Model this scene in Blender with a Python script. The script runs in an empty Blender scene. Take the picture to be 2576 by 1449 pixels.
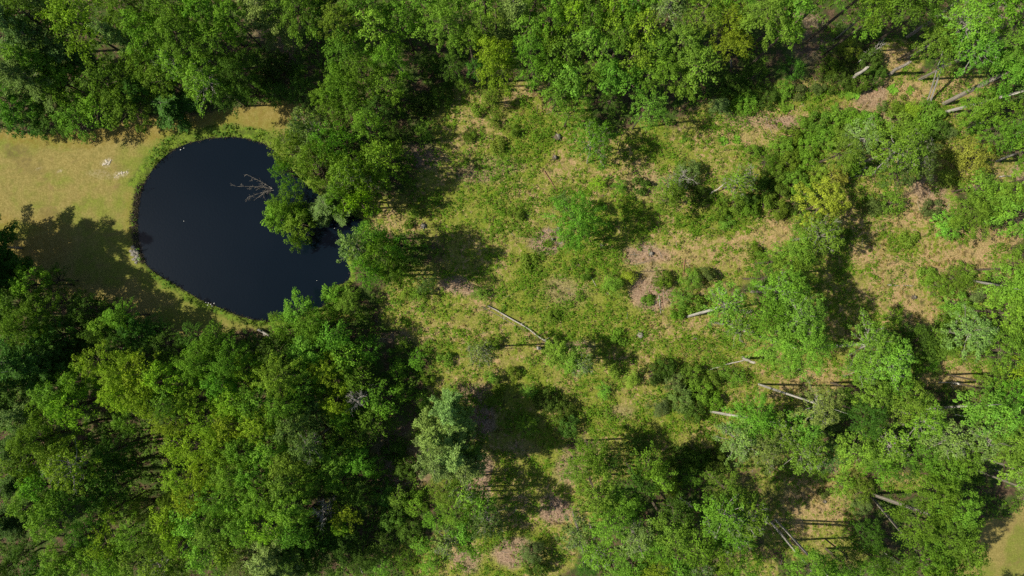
import bpy, math, random
import numpy as np
from mathutils import Vector, Matrix

# ---------------------------------------------------------------- camera, sky, sun, exposure
SC = bpy.context.scene
COL = SC.collection
H = 100.0                       # camera height above the ground, metres
HFOV = math.radians(71.0)
F = 1288.0 / math.tan(HFOV / 2)  # focal length in plan units (photo laid out 2576 wide)
cam_data = bpy.data.cameras.new('camera')
cam = bpy.data.objects.new('camera', cam_data)
COL.objects.link(cam)
cam_data.sensor_width = 36.0
cam_data.lens = 18.0 / math.tan(HFOV / 2)
cam_data.clip_start = 0.5
cam_data.clip_end = 6000.0
cam.location = (0, 0, H)
cam.rotation_euler = (0, 0, 0)
SC.camera = cam

SUN_EL = math.radians(48.0)
SUN_DIR = math.radians(182.5)    # the sun stands on the image's left side
world = bpy.data.worlds.new('World')
SC.world = world
world.use_nodes = True
wn = world.node_tree
wn.nodes.clear()
sky = wn.nodes.new('ShaderNodeTexSky')
sky.sky_type = 'NISHITA'
sky.sun_disc = False
sky.sun_elevation = SUN_EL
sky.sun_rotation = math.radians(90.0) - SUN_DIR
bg = wn.nodes.new('ShaderNodeBackground')
bg.inputs['Strength'].default_value = 0.072
wo = wn.nodes.new('ShaderNodeOutputWorld')
wn.links.new(sky.outputs[0], bg.inputs['Color'])
wn.links.new(bg.outputs[0], wo.inputs['Surface'])

sd = bpy.data.lights.new('sun', 'SUN')
sun = bpy.data.objects.new('sun', sd)
COL.objects.link(sun)
sd.energy = 4.6
sd.angle = math.radians(0.6)
sd.color = (1.0, 0.94, 0.80)
to_sun = Vector((math.cos(SUN_DIR) * math.cos(SUN_EL), math.sin(SUN_DIR) * math.cos(SUN_EL), math.sin(SUN_EL)))
sun.rotation_euler = to_sun.to_track_quat('Z', 'Y').to_euler()
sun.location = (-60, 0, 80)

SC.view_settings.view_transform = 'Standard'
SC.view_settings.look = 'None'
SC.view_settings.exposure = 0.6
SC.view_settings.gamma = 1.0
SC.cycles.max_bounces = 5
SC.cycles.diffuse_bounces = 3
SC.cycles.transmission_bounces = 3
SC.cycles.use_denoising = False
SC.cycles.use_adaptive_sampling = True

rng = np.random.default_rng(7)
random.seed(7)

def at(px, py, z=0.0):
    k = (H - z) / F
    return Vector(((px - 1288.0) * k, (724.5 - py) * k, z))

# ---------------------------------------------------------------- materials
def new_mat(name):
    m = bpy.data.materials.new(name)
    m.use_nodes = True
    nt = m.node_tree
    nt.nodes.clear()
    out = nt.nodes.new('ShaderNodeOutputMaterial')
    return m, nt, out

class NT:
    def __init__(s, nt): s.nt = nt
    def n(s, t, **kw):
        x = s.nt.nodes.new(t)
        for k, v in kw.items(): setattr(x, k, v)
        return x
    def put(s, sock, v):
        if isinstance(v, bpy.types.NodeSocket): s.nt.links.new(v, sock)
        else: sock.default_value = v
    def math(s, op, a, b=None, clamp=False):
        x = s.n('ShaderNodeMath', operation=op); x.use_clamp = clamp
        s.put(x.inputs[0], a)
        if b is not None: s.put(x.inputs[1], b)
        return x.outputs[0]
    def mix(s, f, a, b, mode='MIX'):
        x = s.n('ShaderNodeMix', data_type='RGBA', blend_type=mode)
        s.put(x.inputs[0], f)
        s.put(x.inputs[6], a if isinstance(a, bpy.types.NodeSocket) else (*a, 1))
        s.put(x.inputs[7], b if isinstance(b, bpy.types.NodeSocket) else (*b, 1))
        return x.outputs[2]
    def noise(s, vec, scale, detail=4, rough=0.6, dist=0.0):
        x = s.n('ShaderNodeTexNoise')
        s.put(x.inputs['Vector'], vec)
        x.inputs['Scale'].default_value = scale
        x.inputs['Detail'].default_value = detail
        x.inputs['Roughness'].default_value = rough
        x.inputs['Distortion'].default_value = dist
        return x.outputs['Fac']
    def step(s, v, lo, hi):
        x = s.n('ShaderNodeMapRange'); x.interpolation_type = 'SMOOTHSTEP'
        s.put(x.inputs[0], v); s.put(x.inputs[1], lo); s.put(x.inputs[2], hi)
        return x.outputs[0]
    def attr(s, name, kind='GEOMETRY'):
        x = s.n('ShaderNodeAttribute', attribute_name=name, attribute_type=kind)
        return x

def leaf_material(name, trans=0.37, rough=0.7):
    m, nt, out = new_mat(name)
    g = NT(nt)
    oi = g.n('ShaderNodeObjectInfo')
    tint = g.attr('tint').outputs['Fac']
    hue = g.attr('hue').outputs['Fac']
    val = g.math('MULTIPLY_ADD', tint, 0.75); nt.nodes[-1].inputs[2].default_value = 0.62
    warm = g.mix(1.0, oi.outputs['Color'], (1.13, 1.08, 0.78), 'MULTIPLY')
    c = g.mix(hue, oi.outputs['Color'], warm)
    sc = g.n('ShaderNodeCombineColor')
    for i in range(3): nt.links.new(val, sc.inputs[i])
    c = g.mix(1.0, c, sc.outputs[0], 'MULTIPLY')
    hs = g.n('ShaderNodeHueSaturation')
    rnd = g.math('MULTIPLY_ADD', oi.outputs['Random'], 0.028); nt.nodes[-1].inputs[2].default_value = 0.492
    nt.links.new(rnd, hs.inputs['Hue']); nt.links.new(c, hs.inputs['Color'])
    rv = g.math('MULTIPLY_ADD', oi.outputs['Random'], 0.42); nt.nodes[-1].inputs[2].default_value = 0.82
    nt.links.new(rv, hs.inputs['Value'])
    c = hs.outputs[0]
    p = g.n('ShaderNodeBsdfPrincipled')
    nt.links.new(c, p.inputs['Base Color'])
    p.inputs['Roughness'].default_value = rough
    p.inputs['Specular IOR Level'].default_value = 0.14
    t = g.n('ShaderNodeBsdfTranslucent')
    tc = g.mix(1.0, c, (1.25, 1.3, 0.55), 'MULTIPLY')
    nt.links.new(tc, t.inputs['Color'])
    ms = g.n('ShaderNodeMixShader')
    ms.inputs[0].default_value = trans
    nt.links.new(p.outputs[0], ms.inputs[1]); nt.links.new(t.outputs[0], ms.inputs[2])
    nt.links.new(ms.outputs[0], out.inputs['Surface'])
    return m

def bark_material(name, dark, light, scale=6.0, patch=None):
    m, nt, out = new_mat(name)
    g = NT(nt)
    co = g.n('ShaderNodeTexCoord').outputs['Object']
    mp = g.n('ShaderNodeMapping'); nt.links.new(co, mp.inputs[0]); mp.inputs['Scale'].default_value = (1, 1, .35)
    n = g.noise(mp.outputs[0], scale, 6, .7)
    c = g.mix(g.step(n, .35, .65), dark, light)
    if patch:
        n2 = g.noise(co, scale * .5, 3, .6)
        c = g.mix(g.step(n2, .57, .63), c, patch)
    p = g.n('ShaderNodeBsdfPrincipled')
    nt.links.new(c, p.inputs['Base Color'])
    p.inputs['Roughness'].default_value = .9
    b = g.n('ShaderNodeBump'); b.inputs['Strength'].default_value = .6; b.inputs['Distance'].default_value = .03
    nt.links.new(n, b.inputs['Height']); nt.links.new(b.outputs[0], p.inputs['Normal'])
    nt.links.new(p.outputs[0], out.inputs['Surface'])
    return m

LEAF = leaf_material('leaf_blades')
NEEDLE = leaf_material('pine_needles', .15, .6)
BARK = bark_material('bark_brown', (.04, .03, .018), (.12, .09, .055))
GREY = bark_material('bark_weathered_grey', (.11, .095, .075), (.30, .265, .215), 5, (.10, .085, .07))
BIRCH = bark_material('bark_pale_birch', (.24, .22, .19), (.50, .47, .41), 4, (.09, .08, .07))
RUST = bark_material('wood_reddish', (.13, .06, .03), (.34, .18, .10), 8)
TWIG = bark_material('twig_grey', (.17, .155, .13), (.34, .31, .27), 9)
BLEACH = bark_material('twig_bleached', (.20, .18, .15), (.46, .42, .36), 9)

# ---------------------------------------------------------------- mesh helpers
def mesh_from(name, V, Fq, mats, attrs=None, fmat=None, smooth=False):
    """V (n,3) vertices, Fq (m,4) quads (or list of arrays of equal width)."""
    me = bpy.data.meshes.new(name)
    V = np.asarray(V, np.float32); Fq = np.asarray(Fq, np.int32)
    k = Fq.shape[1]
    me.vertices.add(len(V)); me.vertices.foreach_set('co', V.ravel())
    me.loops.add(Fq.size); me.loops.foreach_set('vertex_index', Fq.ravel())
    me.polygons.add(len(Fq))
    me.polygons.foreach_set('loop_start', np.arange(0, Fq.size, k, dtype=np.int32))
    me.polygons.foreach_set('loop_total', np.full(len(Fq), k, np.int32))
    for m in mats: me.materials.append(m)
    if fmat is not None: me.polygons.foreach_set('material_index', np.asarray(fmat, np.int32))
    me.polygons.foreach_set('use_smooth', np.full(len(Fq), bool(smooth)))
    for a, v in (attrs or {}).items():
        at_ = me.attributes.new(a, 'FLOAT', 'POINT'); at_.data.foreach_set('value', np.asarray(v, np.float32))
    me.update(calc_edges=True); me.validate()
    return me

def unit(a):
    return a / np.maximum(np.linalg.norm(a, axis=-1, keepdims=True), 1e-9)

def leaf_quads(r, P, N, L, W, axis=None):
    """Diamond shaped leaf blades at P with normals N, lengths L and widths W; a slight fold along the middle."""
    n = len(P)
    N = unit(N)
    t = r.normal(size=(n, 3)) if axis is None else axis + r.normal(size=(n, 3)) * .35
    u = unit(t - (t * N).sum(1, keepdims=True) * N)
    v = np.cross(N, u)
    L = np.broadcast_to(np.asarray(L), (n,))[:, None]; W = np.broadcast_to(np.asarray(W), (n,))[:, None]
    a = P - u * L * .5; c = P + u * L * .5
    b = P + v * W * .5 - u * L * .08 + N * W * .12; d = P - v * W * .5 - u * L * .08 + N * W * .12
    V = np.stack([a, b, c, d], 1).reshape(-1, 3)
    Fq = np.arange(n * 4).reshape(-1, 4)
    return V, Fq

class Tubes:
    def __init__(s): s.V = []; s.F = []; s.n = 0
    def add(s, pts, rad, sides=5):
        pts = np.asarray(pts, float); m = len(pts)
        rad = np.broadcast_to(np.asarray(rad, float), (m,))
        d = unit(np.gradient(pts, axis=0))
        ref = np.array([0, 0, 1.0]) if abs(d[:, 2]).mean() < .8 else np.array([1.0, 0, 0])
        a = unit(np.cross(d, ref)); b = np.cross(d, a)
        th = np.arange(sides) / sides * 2 * np.pi
        ring = pts[:, None] + rad[:, None, None] * (np.cos(th)[None, :, None] * a[:, None] + np.sin(th)[None, :, None] * b[:, None])
        s.V.append(ring.reshape(-1, 3))
        for i in range(m - 1):
            for k in range(sides):
                k2 = (k + 1) % sides
                s.F.append((s.n + i * sides + k, s.n + i * sides + k2, s.n + (i + 1) * sides + k2, s.n + (i + 1) * sides + k))
        for e, base in ((0, s.n), (1, s.n + (m - 1) * sides)):   # end caps as fans of quads
            idx = [base + k for k in range(sides)]
            if sides == 4: s.F.append(tuple(idx if e else idx[::-1]))
            elif sides == 3: pass
            else:
                for k in range(1, sides - 1, 2):
                    q = (idx[0], idx[k], idx[k + 1], idx[(k + 2) % sides])
                    if len(set(q)) == 4: s.F.append(q)
                    else: s.F.append((idx[0], idx[k], idx[k + 1], idx[k + 1]))
        s.n += m * sides
    def mesh(s, name, mat, smooth=True):
        V = np.concatenate(s.V)
        F4 = [f for f in s.F if len(set(f)) == 4]
        return mesh_from(name, V, F4, [mat], smooth=smooth)

def link(name, data, parent=None, loc=None, color=None):
    o = bpy.data.objects.new(name, data)
    COL.objects.link(o)
    if parent is not None: o.parent = parent
    if loc is not None: o.location = loc
    if color is not None: o.color = (*color, 1)
    return o

def tag(o, label=None, cat=None, group=None, kind=None):
    if label: o['label'] = label
    if cat: o['category'] = cat
    if group: o['group'] = group
    if kind: o['kind'] = kind
    return o

def vnoise(x, y, cell, seed):
    r = np.random.default_rng(seed)
    G = r.random((512, 512))
    fx = np.asarray(x) / cell + 200.37; fy = np.asarray(y) / cell + 200.71
    ix = np.floor(fx).astype(int); iy = np.floor(fy).astype(int)
    tx = fx - ix; ty = fy - iy
    tx = tx * tx * (3 - 2 * tx); ty = ty * ty * (3 - 2 * ty)
    g = lambda i, j: G[i % 512, j % 512]
    return (g(ix, iy) * (1 - tx) + g(ix + 1, iy) * tx) * (1 - ty) + (g(ix, iy + 1) * (1 - tx) + g(ix + 1, iy + 1) * tx) * ty

def fbm(x, y, cell, seed, octaves=4):
    s = 0; a = 1; t = 0
    for k in range(octaves):
        s = s + a * vnoise(x, y, cell / 2 ** k, seed + k); t += a; a *= .55
    return s / t

# ---------------------------------------------------------------- the ground: zones as the photo shows them
def in_poly(x, y, poly):
    inside = np.zeros(np.shape(x), bool)
    n = len(poly)
    for i in range(n):
        x0, y0 = poly[i]; x1, y1 = poly[(i + 1) % n]
        c = ((y0 > y) != (y1 > y))
        with np.errstate(divide='ignore', invalid='ignore'):
            xi = (x1 - x0) * (y - y0) / ((y1 - y0) if y1 != y0 else 1e-9) + x0
        inside ^= c & (x < xi)
    return inside

def poly_dist(x, y, poly):
    d = np.full(np.shape(x), 1e9)
    n = len(poly)
    for i in range(n):
        x0, y0 = poly[i]; x1, y1 = poly[(i + 1) % n]
        dx, dy = x1 - x0, y1 - y0
        t = np.clip(((x - x0) * dx + (y - y0) * dy) / (dx * dx + dy * dy + 1e-9), 0, 1)
        d = np.minimum(d, np.hypot(x - x0 - t * dx, y - y0 - t * dy))
    return d

POND = [(560,345),(525,348),(490,355),(455,366),(425,383),(400,405),(378,432),(362,458),(352,480),(346,515),(343,550),(344,585),
        (348,615),(356,645),(368,668),(386,684),(408,698),(440,716),(475,737),(505,755),(540,769),(575,784),(610,797),(645,806),(690,808),
        (735,800),(784,778),(814,772),(826,745),(842,718),(868,712),(882,696),(878,672),(868,655),(872,635),(885,610),(900,590),
        (914,574),(922,561),(905,548),(878,540),(850,525),(815,500),(780,475),(745,440),(715,405),(690,380),(665,362),(630,350),(595,345)]
def smooth_poly(P, it=2):
    for _ in range(it):
        Q = []
        for i in range(len(P)):
            a, b = P[i], P[(i + 1) % len(P)]
            Q += [(a[0] * .75 + b[0] * .25, a[1] * .75 + b[1] * .25), (a[0] * .25 + b[0] * .75, a[1] * .25 + b[1] * .75)]
        P = Q
    return P
POND = smooth_poly(POND, 1)
LAWN = [(-900,250),(-200,300),(0,322),(60,335),(180,338),(250,322),(330,300),(420,290),(520,285),(600,270),(700,258),(770,262),(765,300),(700,345),
        (700,420),(600,600),(700,800),(672,830),(560,835),(470,850),(360,820),(300,770),(180,740),(60,700),(0,690),(-300,720),(-900,800)]
LAWN2 = [(2470,1320),(2430,1390),(2405,1449),(2410,1700),(3400,1700),(3400,1150),(2620,1230),(2540,1290)]

def soft(px, py, spots):
    """Sum of soft ellipses (x, y, rx, ry, strength) in plan units, max 1."""
    v = np.zeros(np.shape(px))
    for x, y, rx, ry, s in spots:
        d = ((px - x) / rx) ** 2 + ((py - y) / ry) ** 2
        v = np.maximum(v, s * np.clip(1.45 - d, 0, 1) ** .7) if s > 0 else v * (1 + s * np.clip(1.4 - d, 0, 1))
    return np.clip(v, 0, 1)

CLEAR = [(1330,330,150,120,1),(1300,500,260,160,1),(1450,650,330,190,1),(1350,800,300,130,1),(1650,600,330,140,1),(1650,820,300,110,1),
         (1100,760,140,90,.9),(1250,960,170,110,.9),(1550,980,170,130,1),(1700,1070,170,70,1),(1300,1120,130,160,.85),(1380,1280,130,90,.9),
         (1250,1400,200,70,.95),(1080,1400,90,50,.9),(1880,330,170,90,1),(2050,260,200,60,1),(2230,250,190,60,1),(2260,150,60,50,1),(2400,230,90,60,1),
         (2180,600,160,140,1),(2300,540,120,110,1),(2420,610,200,80,1),(2330,760,150,120,1),(2150,760,110,120,1),(2560,640,120,60,1),(1900,600,160,90,1),
         (2050,930,110,50,1),(2400,930,90,50,1),(2080,1240,110,90,1),(2000,1180,90,40,.8),(2020,1320,110,80,.9),(1900,1430,60,60,.7),(2270,1210,60,30,1),
         (1640,400,120,90,.9),(2000,420,400,130,.8),(1160,300,90,80,.8),(1000,540,120,50,.8),(900,1100,60,200,.3),(1120,1150,150,130,.45),(1480,1180,80,60,.7),
         (1600,1150,120,60,.6),(1900,900,200,60,.8),(1890,1000,180,60,.9),(2400,420,140,60,.8),(1900,1200,120,80,.5),(2100,1380,120,60,.5),(2350,330,90,60,.8),
         (860,790,60,18,.8),(780,240,60,40,.3),(1180,880,90,60,.8),(1480,950,120,80,.8),(2520,440,70,50,.7),(2500,1020,60,30,.6),(2570,990,50,50,.8)]
STRAW = [(2430,590,190,85,1),(2300,560,110,70,.85),(2520,650,110,45,1),(2240,640,90,50,.8),(2350,650,110,40,.8),(2330,500,40,60,.9),(2280,760,60,70,.7),(2300,800,60,40,.8),
         (2170,220,100,25,.7),(2200,255,110,35,.8),(2260,240,100,35,.8),(2250,150,40,30,.9),(2400,220,80,25,.8),(1950,300,120,22,.8),(1870,330,110,35,.6),(2020,215,60,20,.7),
         (2040,1260,75,60,.95),(2090,1290,70,35,.9),(1900,590,110,45,.75),(1820,620,120,50,.6),(1700,640,140,30,.6),(1330,255,45,60,.7),(1350,410,90,35,.6),(1290,440,40,60,.55),
         (1200,330,50,60,.5),(2040,960,70,30,.85),(2380,940,60,35,.9),(2100,940,60,25,.6),(1700,850,120,50,.45),(1640,750,60,40,.6),(1180,740,70,40,.45),(1400,270,40,25,.6),
         (2000,1320,60,40,.4),(1290,1300,50,60,.5),(1180,1390,60,30,.5),(2480,440,60,40,.7),(2180,730,60,40,.3),(2140,560,50,40,.5),(1680,470,80,40,.5),(1600,440,80,40,.5),(1390,1290,60,30,.6),(1300,1380,50,30,.6),
         (1010,560,60,30,.5),(1950,1140,80,18,.5)]
LITTER = [(1205,1060,38,42,1),(1375,605,48,28,.9),(1395,1280,45,32,.9),(1640,735,50,45,.8),(1625,640,60,25,.7),(1215,1200,22,60,.9),(1300,1390,55,35,.8),(1180,1410,40,30,.6),
          (2190,235,45,50,.6),(1150,720,50,25,.7),(1000,850,40,20,.7),(1020,1180,70,60,.7),(980,1110,50,60,.6),(1190,990,50,25,.7),(1970,310,50,18,.8),(1880,300,60,20,.5),
          (1065,390,60,30,.8),(660,60,45,40,.7),(720,120,40,40,.4),(1420,735,60,40,.4),(1450,870,50,15,.6),(2540,60,50,50,.9),(2020,60,50,40,.8),(2050,125,60,40,.5),
          (1310,1130,40,20,.3),(1200,440,60,25,.5),(1250,420,70,25,.4),(1560,1040,50,20,.4),(1960,410,24,10,1),(2060,1185,50,18,.6),(1700,960,20,20,.6),(2260,300,60,20,.5),(1640,700,30,40,.5),
          (1480,1140,60,40,.4),(1430,1180,40,40,.5),(2340,470,50,30,.6),(2350,500,40,30,.5),(2420,780,40,40,.5),(1810,1440,60,30,.5),(1620,460,50,40,.4),(2570,440,30,40,.8),(120,960,60,30,.4)]
LUSH = [(1340,330,60,80,.9),(1300,400,90,60,.7),(1420,660,120,60,.7),(1500,800,120,80,.6),(1350,740,80,80,.6),(1560,560,70,60,.7),(1800,560,90,35,.9),(1620,1060,140,35,.6),
        (1280,1000,60,30,.7),(1500,1010,50,80,.8),(1290,1060,40,30,.7),(1330,960,60,50,.7),(1180,520,120,60,.6),(2080,250,70,25,.7),(2120,300,80,20,.6),(1900,250,60,20,.5),
        (1290,1360,80,30,.7),(1250,1430,90,20,.8),(2270,610,60,40,.6),(2350,600,80,40,.5),(520,1430,110,35,1),(580,1400,50,30,.9),(1750,880,120,40,.5),(1120,770,60,30,.5),
        (1130,880,60,20,.8),(2000,1100,80,60,.5),(2200,1050,100,100,.6),(1090,1160,100,60,.5),(1640,350,50,50,.6),(1370,1150,50,70,.7),(1700,420,60,40,.4)]

GREEN_LAWN = [(40,370,60,30,.6),(150,360,60,25,.5),(180,560,60,40,.5),(240,540,60,60,.6),(280,590,50,40,.7),(310,480,25,110,.6),(40,580,70,25,.6),(150,450,50,25,.5),(250,450,60,30,.3),
              (0,440,60,30,.3),(400,700,60,40,.8),(300,660,120,60,.7),(500,790,120,40,.7),(2490,1440,60,30,.5),(2570,1380,40,60,.8),(2570,1440,60,30,.7),(120,500,50,60,.35),(60,520,30,60,.3)]
ORANGE = [(60,340,120,18,.8),(240,335,100,28,.8),(360,330,60,25,.7),(520,300,90,18,.6),(660,290,100,40,.6),(120,600,60,60,.6),(15,580,40,40,.6),(40,650,40,40,.8),(330,560,14,80,.4),(160,360,120,14,.6),(420,310,60,20,.6)]
PALE = [(266,410,12,8,1),(275,405,8,5,1),(303,436,16,7,.9),(296,440,10,5,.9),(316,433,6,4,.9),(148,432,6,4,.9),(98,424,4,3,.7),(250,438,30,10,.3)]
BROWNSPOT = [(40,385,22,20,.7),(60,400,18,24,.6),(25,375,12,12,.6),(130,535,30,16,.5),(95,425,20,14,.4),(280,430,40,20,.3),(225,565,20,12,.5),(55,430,14,10,.5),(275,560,12,10,.6)]

def zones(px, py):
    wob = (fbm(px, py, 60, 11) - .5) * 44
    wob2 = (fbm(px, py, 26, 31) - .5) * 26
    lawn = (in_poly(px + wob * .5, py + wob2 * .7, LAWN) | in_poly(px + wob, py + wob2, LAWN2)).astype(float)
    pin = in_poly(px, py, POND)
    pd = poly_dist(px, py, POND)
    pd = np.where(pin, -pd, pd)
    x, y = px + wob, py + wob2
    clear = soft(x, y, CLEAR); straw = soft(x, y, STRAW); litter = soft(x, y, LITTER); lush = soft(x, y, LUSH)
    gl = soft(x, y, GREEN_LAWN); og = soft(x, y, ORANGE); pale = soft(px + wob2 * .5, py + wob * .3, PALE); bs = soft(x, y, BROWNSPOT)
    bank_w = np.where(py < 470, 34, np.where(py < 690, 13, 20)) + (fbm(px, py, 30, 51) - .5) * 22
    bank = np.clip((bank_w - pd) / 8, 0, 1) * (pd > -30)
    gl = np.maximum(gl, np.clip(1 - (pd - bank_w) / 75, 0, 1) ** 1.5 * .75)
    lawn = lawn * (1 - np.clip(bank, 0, 1) * .9)
    return dict(lawn=lawn, clear=clear * (1 - lawn), straw=straw * (1 - lawn), litter=litter * (1 - lawn), lush=lush * (1 - lawn), green=gl, orange=og, pale=pale, spot=bs, bank=bank, pd=pd)

def height(gx, gy, z=None):
    """Ground height in metres at world x, y."""
    gx = np.asarray(gx, float); gy = np.asarray(gy, float)
    if z is None:
        z = zones(gx * F / H + 1288, 724.5 - gy * F / H)
    zz = (fbm(gx, gy, 14, 71) - .5) * .5 + (fbm(gx, gy, 2.2, 81) - .5) * .16 * (1 - z['lawn'] * .8)
    m = z['pd'] * H / F                     # metres from the shoreline, negative in the pond
    zz = np.where(m < 6, zz * np.clip(m / 6, 0, 1), zz)
    return zz + np.where(m < 0, np.clip(m * .9, -1.6, 0) - .02, np.clip(m * .35, 0, .18)) - .18

def axis_coords(lo, hi, stepc, far):
    core = np.arange(lo, hi + stepc, stepc)
    out = [1.0]; s = stepc
    ext = []
    d = 0
    while d < far:
        s *= 1.35; d += s; ext.append(d)
    ext = np.array(ext)
    return np.concatenate([(lo - ext)[::-1], core, core[-1] + ext])

def build_ground():
    X = axis_coords(-82, 82, .33, 2400); Y = axis_coords(-50, 50, .33, 2400)
    gx, gy = np.meshgrid(X, Y, indexing='ij')
    px = gx * F / H + 1288; py = 724.5 - gy * F / H
    z = zones(px, py)
    zz = height(gx, gy, z)
    nx, ny = gx.shape
    V = np.stack([gx, gy, zz], -1).reshape(-1, 3)
    i = np.arange(nx * ny).reshape(nx, ny)
    Fq = np.stack([i[:-1, :-1], i[1:, :-1], i[1:, 1:], i[:-1, 1:]], -1).reshape(-1, 4)
    at_ = {k: z[k].ravel() for k in ('lawn', 'clear', 'straw', 'litter', 'lush', 'green', 'orange', 'pale', 'spot', 'bank')}
    # ---- ground material
    mt, nt, out = new_mat('ground_cover_soil')
    g = NT(nt)
    co = g.n('ShaderNodeTexCoord').outputs['Object']
    A = {k: g.attr(k).outputs['Fac'] for k in at_}
    big = g.noise(co, .12, 3, .6); mid = g.noise(co, .55, 5, .65, .4); tuft = g.noise(co, 1.5, 6, .72, .6); fine = g.noise(co, 5.0, 5, .75); grit = g.noise(co, 15, 3, .7)
    # forest floor
    floor = g.mix(g.step(tuft, .40, .62), (.055, .037, .022), (.13, .085, .05))
    floor = g.mix(g.step(mid, .40, .56), floor, (.045, .075, .014))
    # clearing: straw thatch with green growth
    st = g.mix(g.step(fine, .32, .68), (.185, .115, .052), (.42, .295, .140))
    st = g.mix(g.math('MULTIPLY', g.step(grit, .45, .7), .45), st, (.48, .37, .2))
    gr = g.mix(g.step(fine, .35, .65), (.080, .110, .010), (.190, .235, .024))
    k = g.math('ADD', tuft, g.math('MULTIPLY', A['lush'], .16))
    k = g.math('ADD', k, g.math('MULTIPLY', big, .16))
    k = g.math('SUBTRACT', k, g.math('MULTIPLY', A['straw'], .10))
    cl = g.mix(g.step(k, .50, .62), st, gr)
    cl = g.mix(g.math('MULTIPLY', g.step(mid, .42, .56), g.math('SUBTRACT', .75, g.math('MULTIPLY', A['straw'], .55))), cl, g.mix(g.step(fine, .35, .65), (.115, .120, .018), (.250, .250, .052)))
    pink = g.noise(co, .8, 4, .6, .8)
    cl = g.mix(g.math('MULTIPLY', g.step(pink, .61, .70), .6), cl, g.mix(g.step(fine, .4, .6), (.20, .12, .07), (.38, .27, .16)))
    lit = g.mix(g.step(fine, .36, .64), (.14, .085, .055), (.36, .25, .17))
    cl = g.mix(g.math('MULTIPLY', A['litter'], g.step(g.math('ADD', tuft, A['litter']), .75, 1.1)), cl, lit)
    c = g.mix(g.step(g.math('ADD', A['clear'], g.math('MULTIPLY', g.math('SUBTRACT', mid, .5), .8)), .28, .62), floor, cl)
    flit = g.math('MULTIPLY', A['litter'], .8)
    c = g.mix(flit, c, lit)
    gaps = g.noise(co, .9, 5, .7, .5)
    c = g.mix(g.math('MULTIPLY', g.step(gaps, .54, .66), .75), c, (.045, .045, .016))
    # lawn
    tan = g.mix(g.step(fine, .3, .7), (.152, .122, .032), (.280, .228, .078))
    lg = g.mix(g.step(fine, .3, .7), (.10, .122, .016), (.185, .205, .036))
    lk = g.math('ADD', g.math('MULTIPLY', A['green'], .55), g.math('MULTIPLY', mid, .9))
    ln = g.mix(g.step(lk, .50, .95), tan, lg)
    ln = g.mix(g.math('MULTIPLY', g.step(tuft, .42, .66), .5), ln, (.125, .115, .03))
    wear = g.noise(co, .32, 5, .7, .6)
    ln = g.mix(g.math('MULTIPLY', g.step(wear, .55, .68), .5), ln, (.17, .115, .05))
    ln = g.mix(g.math('MULTIPLY', A['orange'], g.math('MULTIPLY', g.step(tuft, .2, .7), .7)), ln, (.185, .120, .018))
    ln = g.mix(g.math('MULTIPLY', A['spot'], g.step(g.math('ADD', tuft, fine), .8, 1.15)), ln, (.10, .075, .03))
    ln = g.mix(g.math('MULTIPLY', A['pale'], g.step(fine, .42, .55)), ln, (.34, .29, .19))
    c = g.mix(A['lawn'], c, ln)
    bk = g.mix(g.step(tuft, .38, .62), (.07, .10, .014), (.16, .235, .022))
    c = g.mix(g.math('MULTIPLY', A['bank'], .85), c, bk)
    # the wet rim and the pond bed by height
    sep = g.n('ShaderNodeSeparateXYZ'); nt.links.new(co, sep.inputs[0])
    wet = g.step(sep.outputs['Z'], -.17, -.30)
    wet = g.n('ShaderNodeMapRange'); nt.links.new(sep.outputs['Z'], wet.inputs[0])
    wet.inputs[1].default_value = -.16; wet.inputs[2].default_value = -.32; wet.inputs[3].default_value = 0; wet.inputs[4].default_value = 1
    c = g.mix(wet.outputs[0], c, (.035, .027, .018))
    p = g.n('ShaderNodeBsdfPrincipled')
    nt.links.new(c, p.inputs['Base Color'])
    p.inputs['Roughness'].default_value = .95
    p.inputs['Specular IOR Level'].default_value = .1
    hsum = g.math('ADD', g.math('MULTIPLY', tuft, 1.0), g.math('MULTIPLY', fine, .6))
    b = g.n('ShaderNodeBump'); b.inputs['Distance'].default_value = .28
    stg = g.math('MULTIPLY_ADD', A['lawn'], -.45); nt.nodes[-1].inputs[2].default_value = .62
    nt.links.new(stg, b.inputs['Strength'])
    nt.links.new(hsum, b.inputs['Height']); nt.links.new(b.outputs[0], p.inputs['Normal'])
    nt.links.new(p.outputs[0], out.inputs['Surface'])
    me = mesh_from('ground', V, Fq, [mt], at_, smooth=True)
    o = link('ground', me)
    tag(o, kind='structure', label='woodland floor with tan mown lawn and straw covered clearing')

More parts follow.
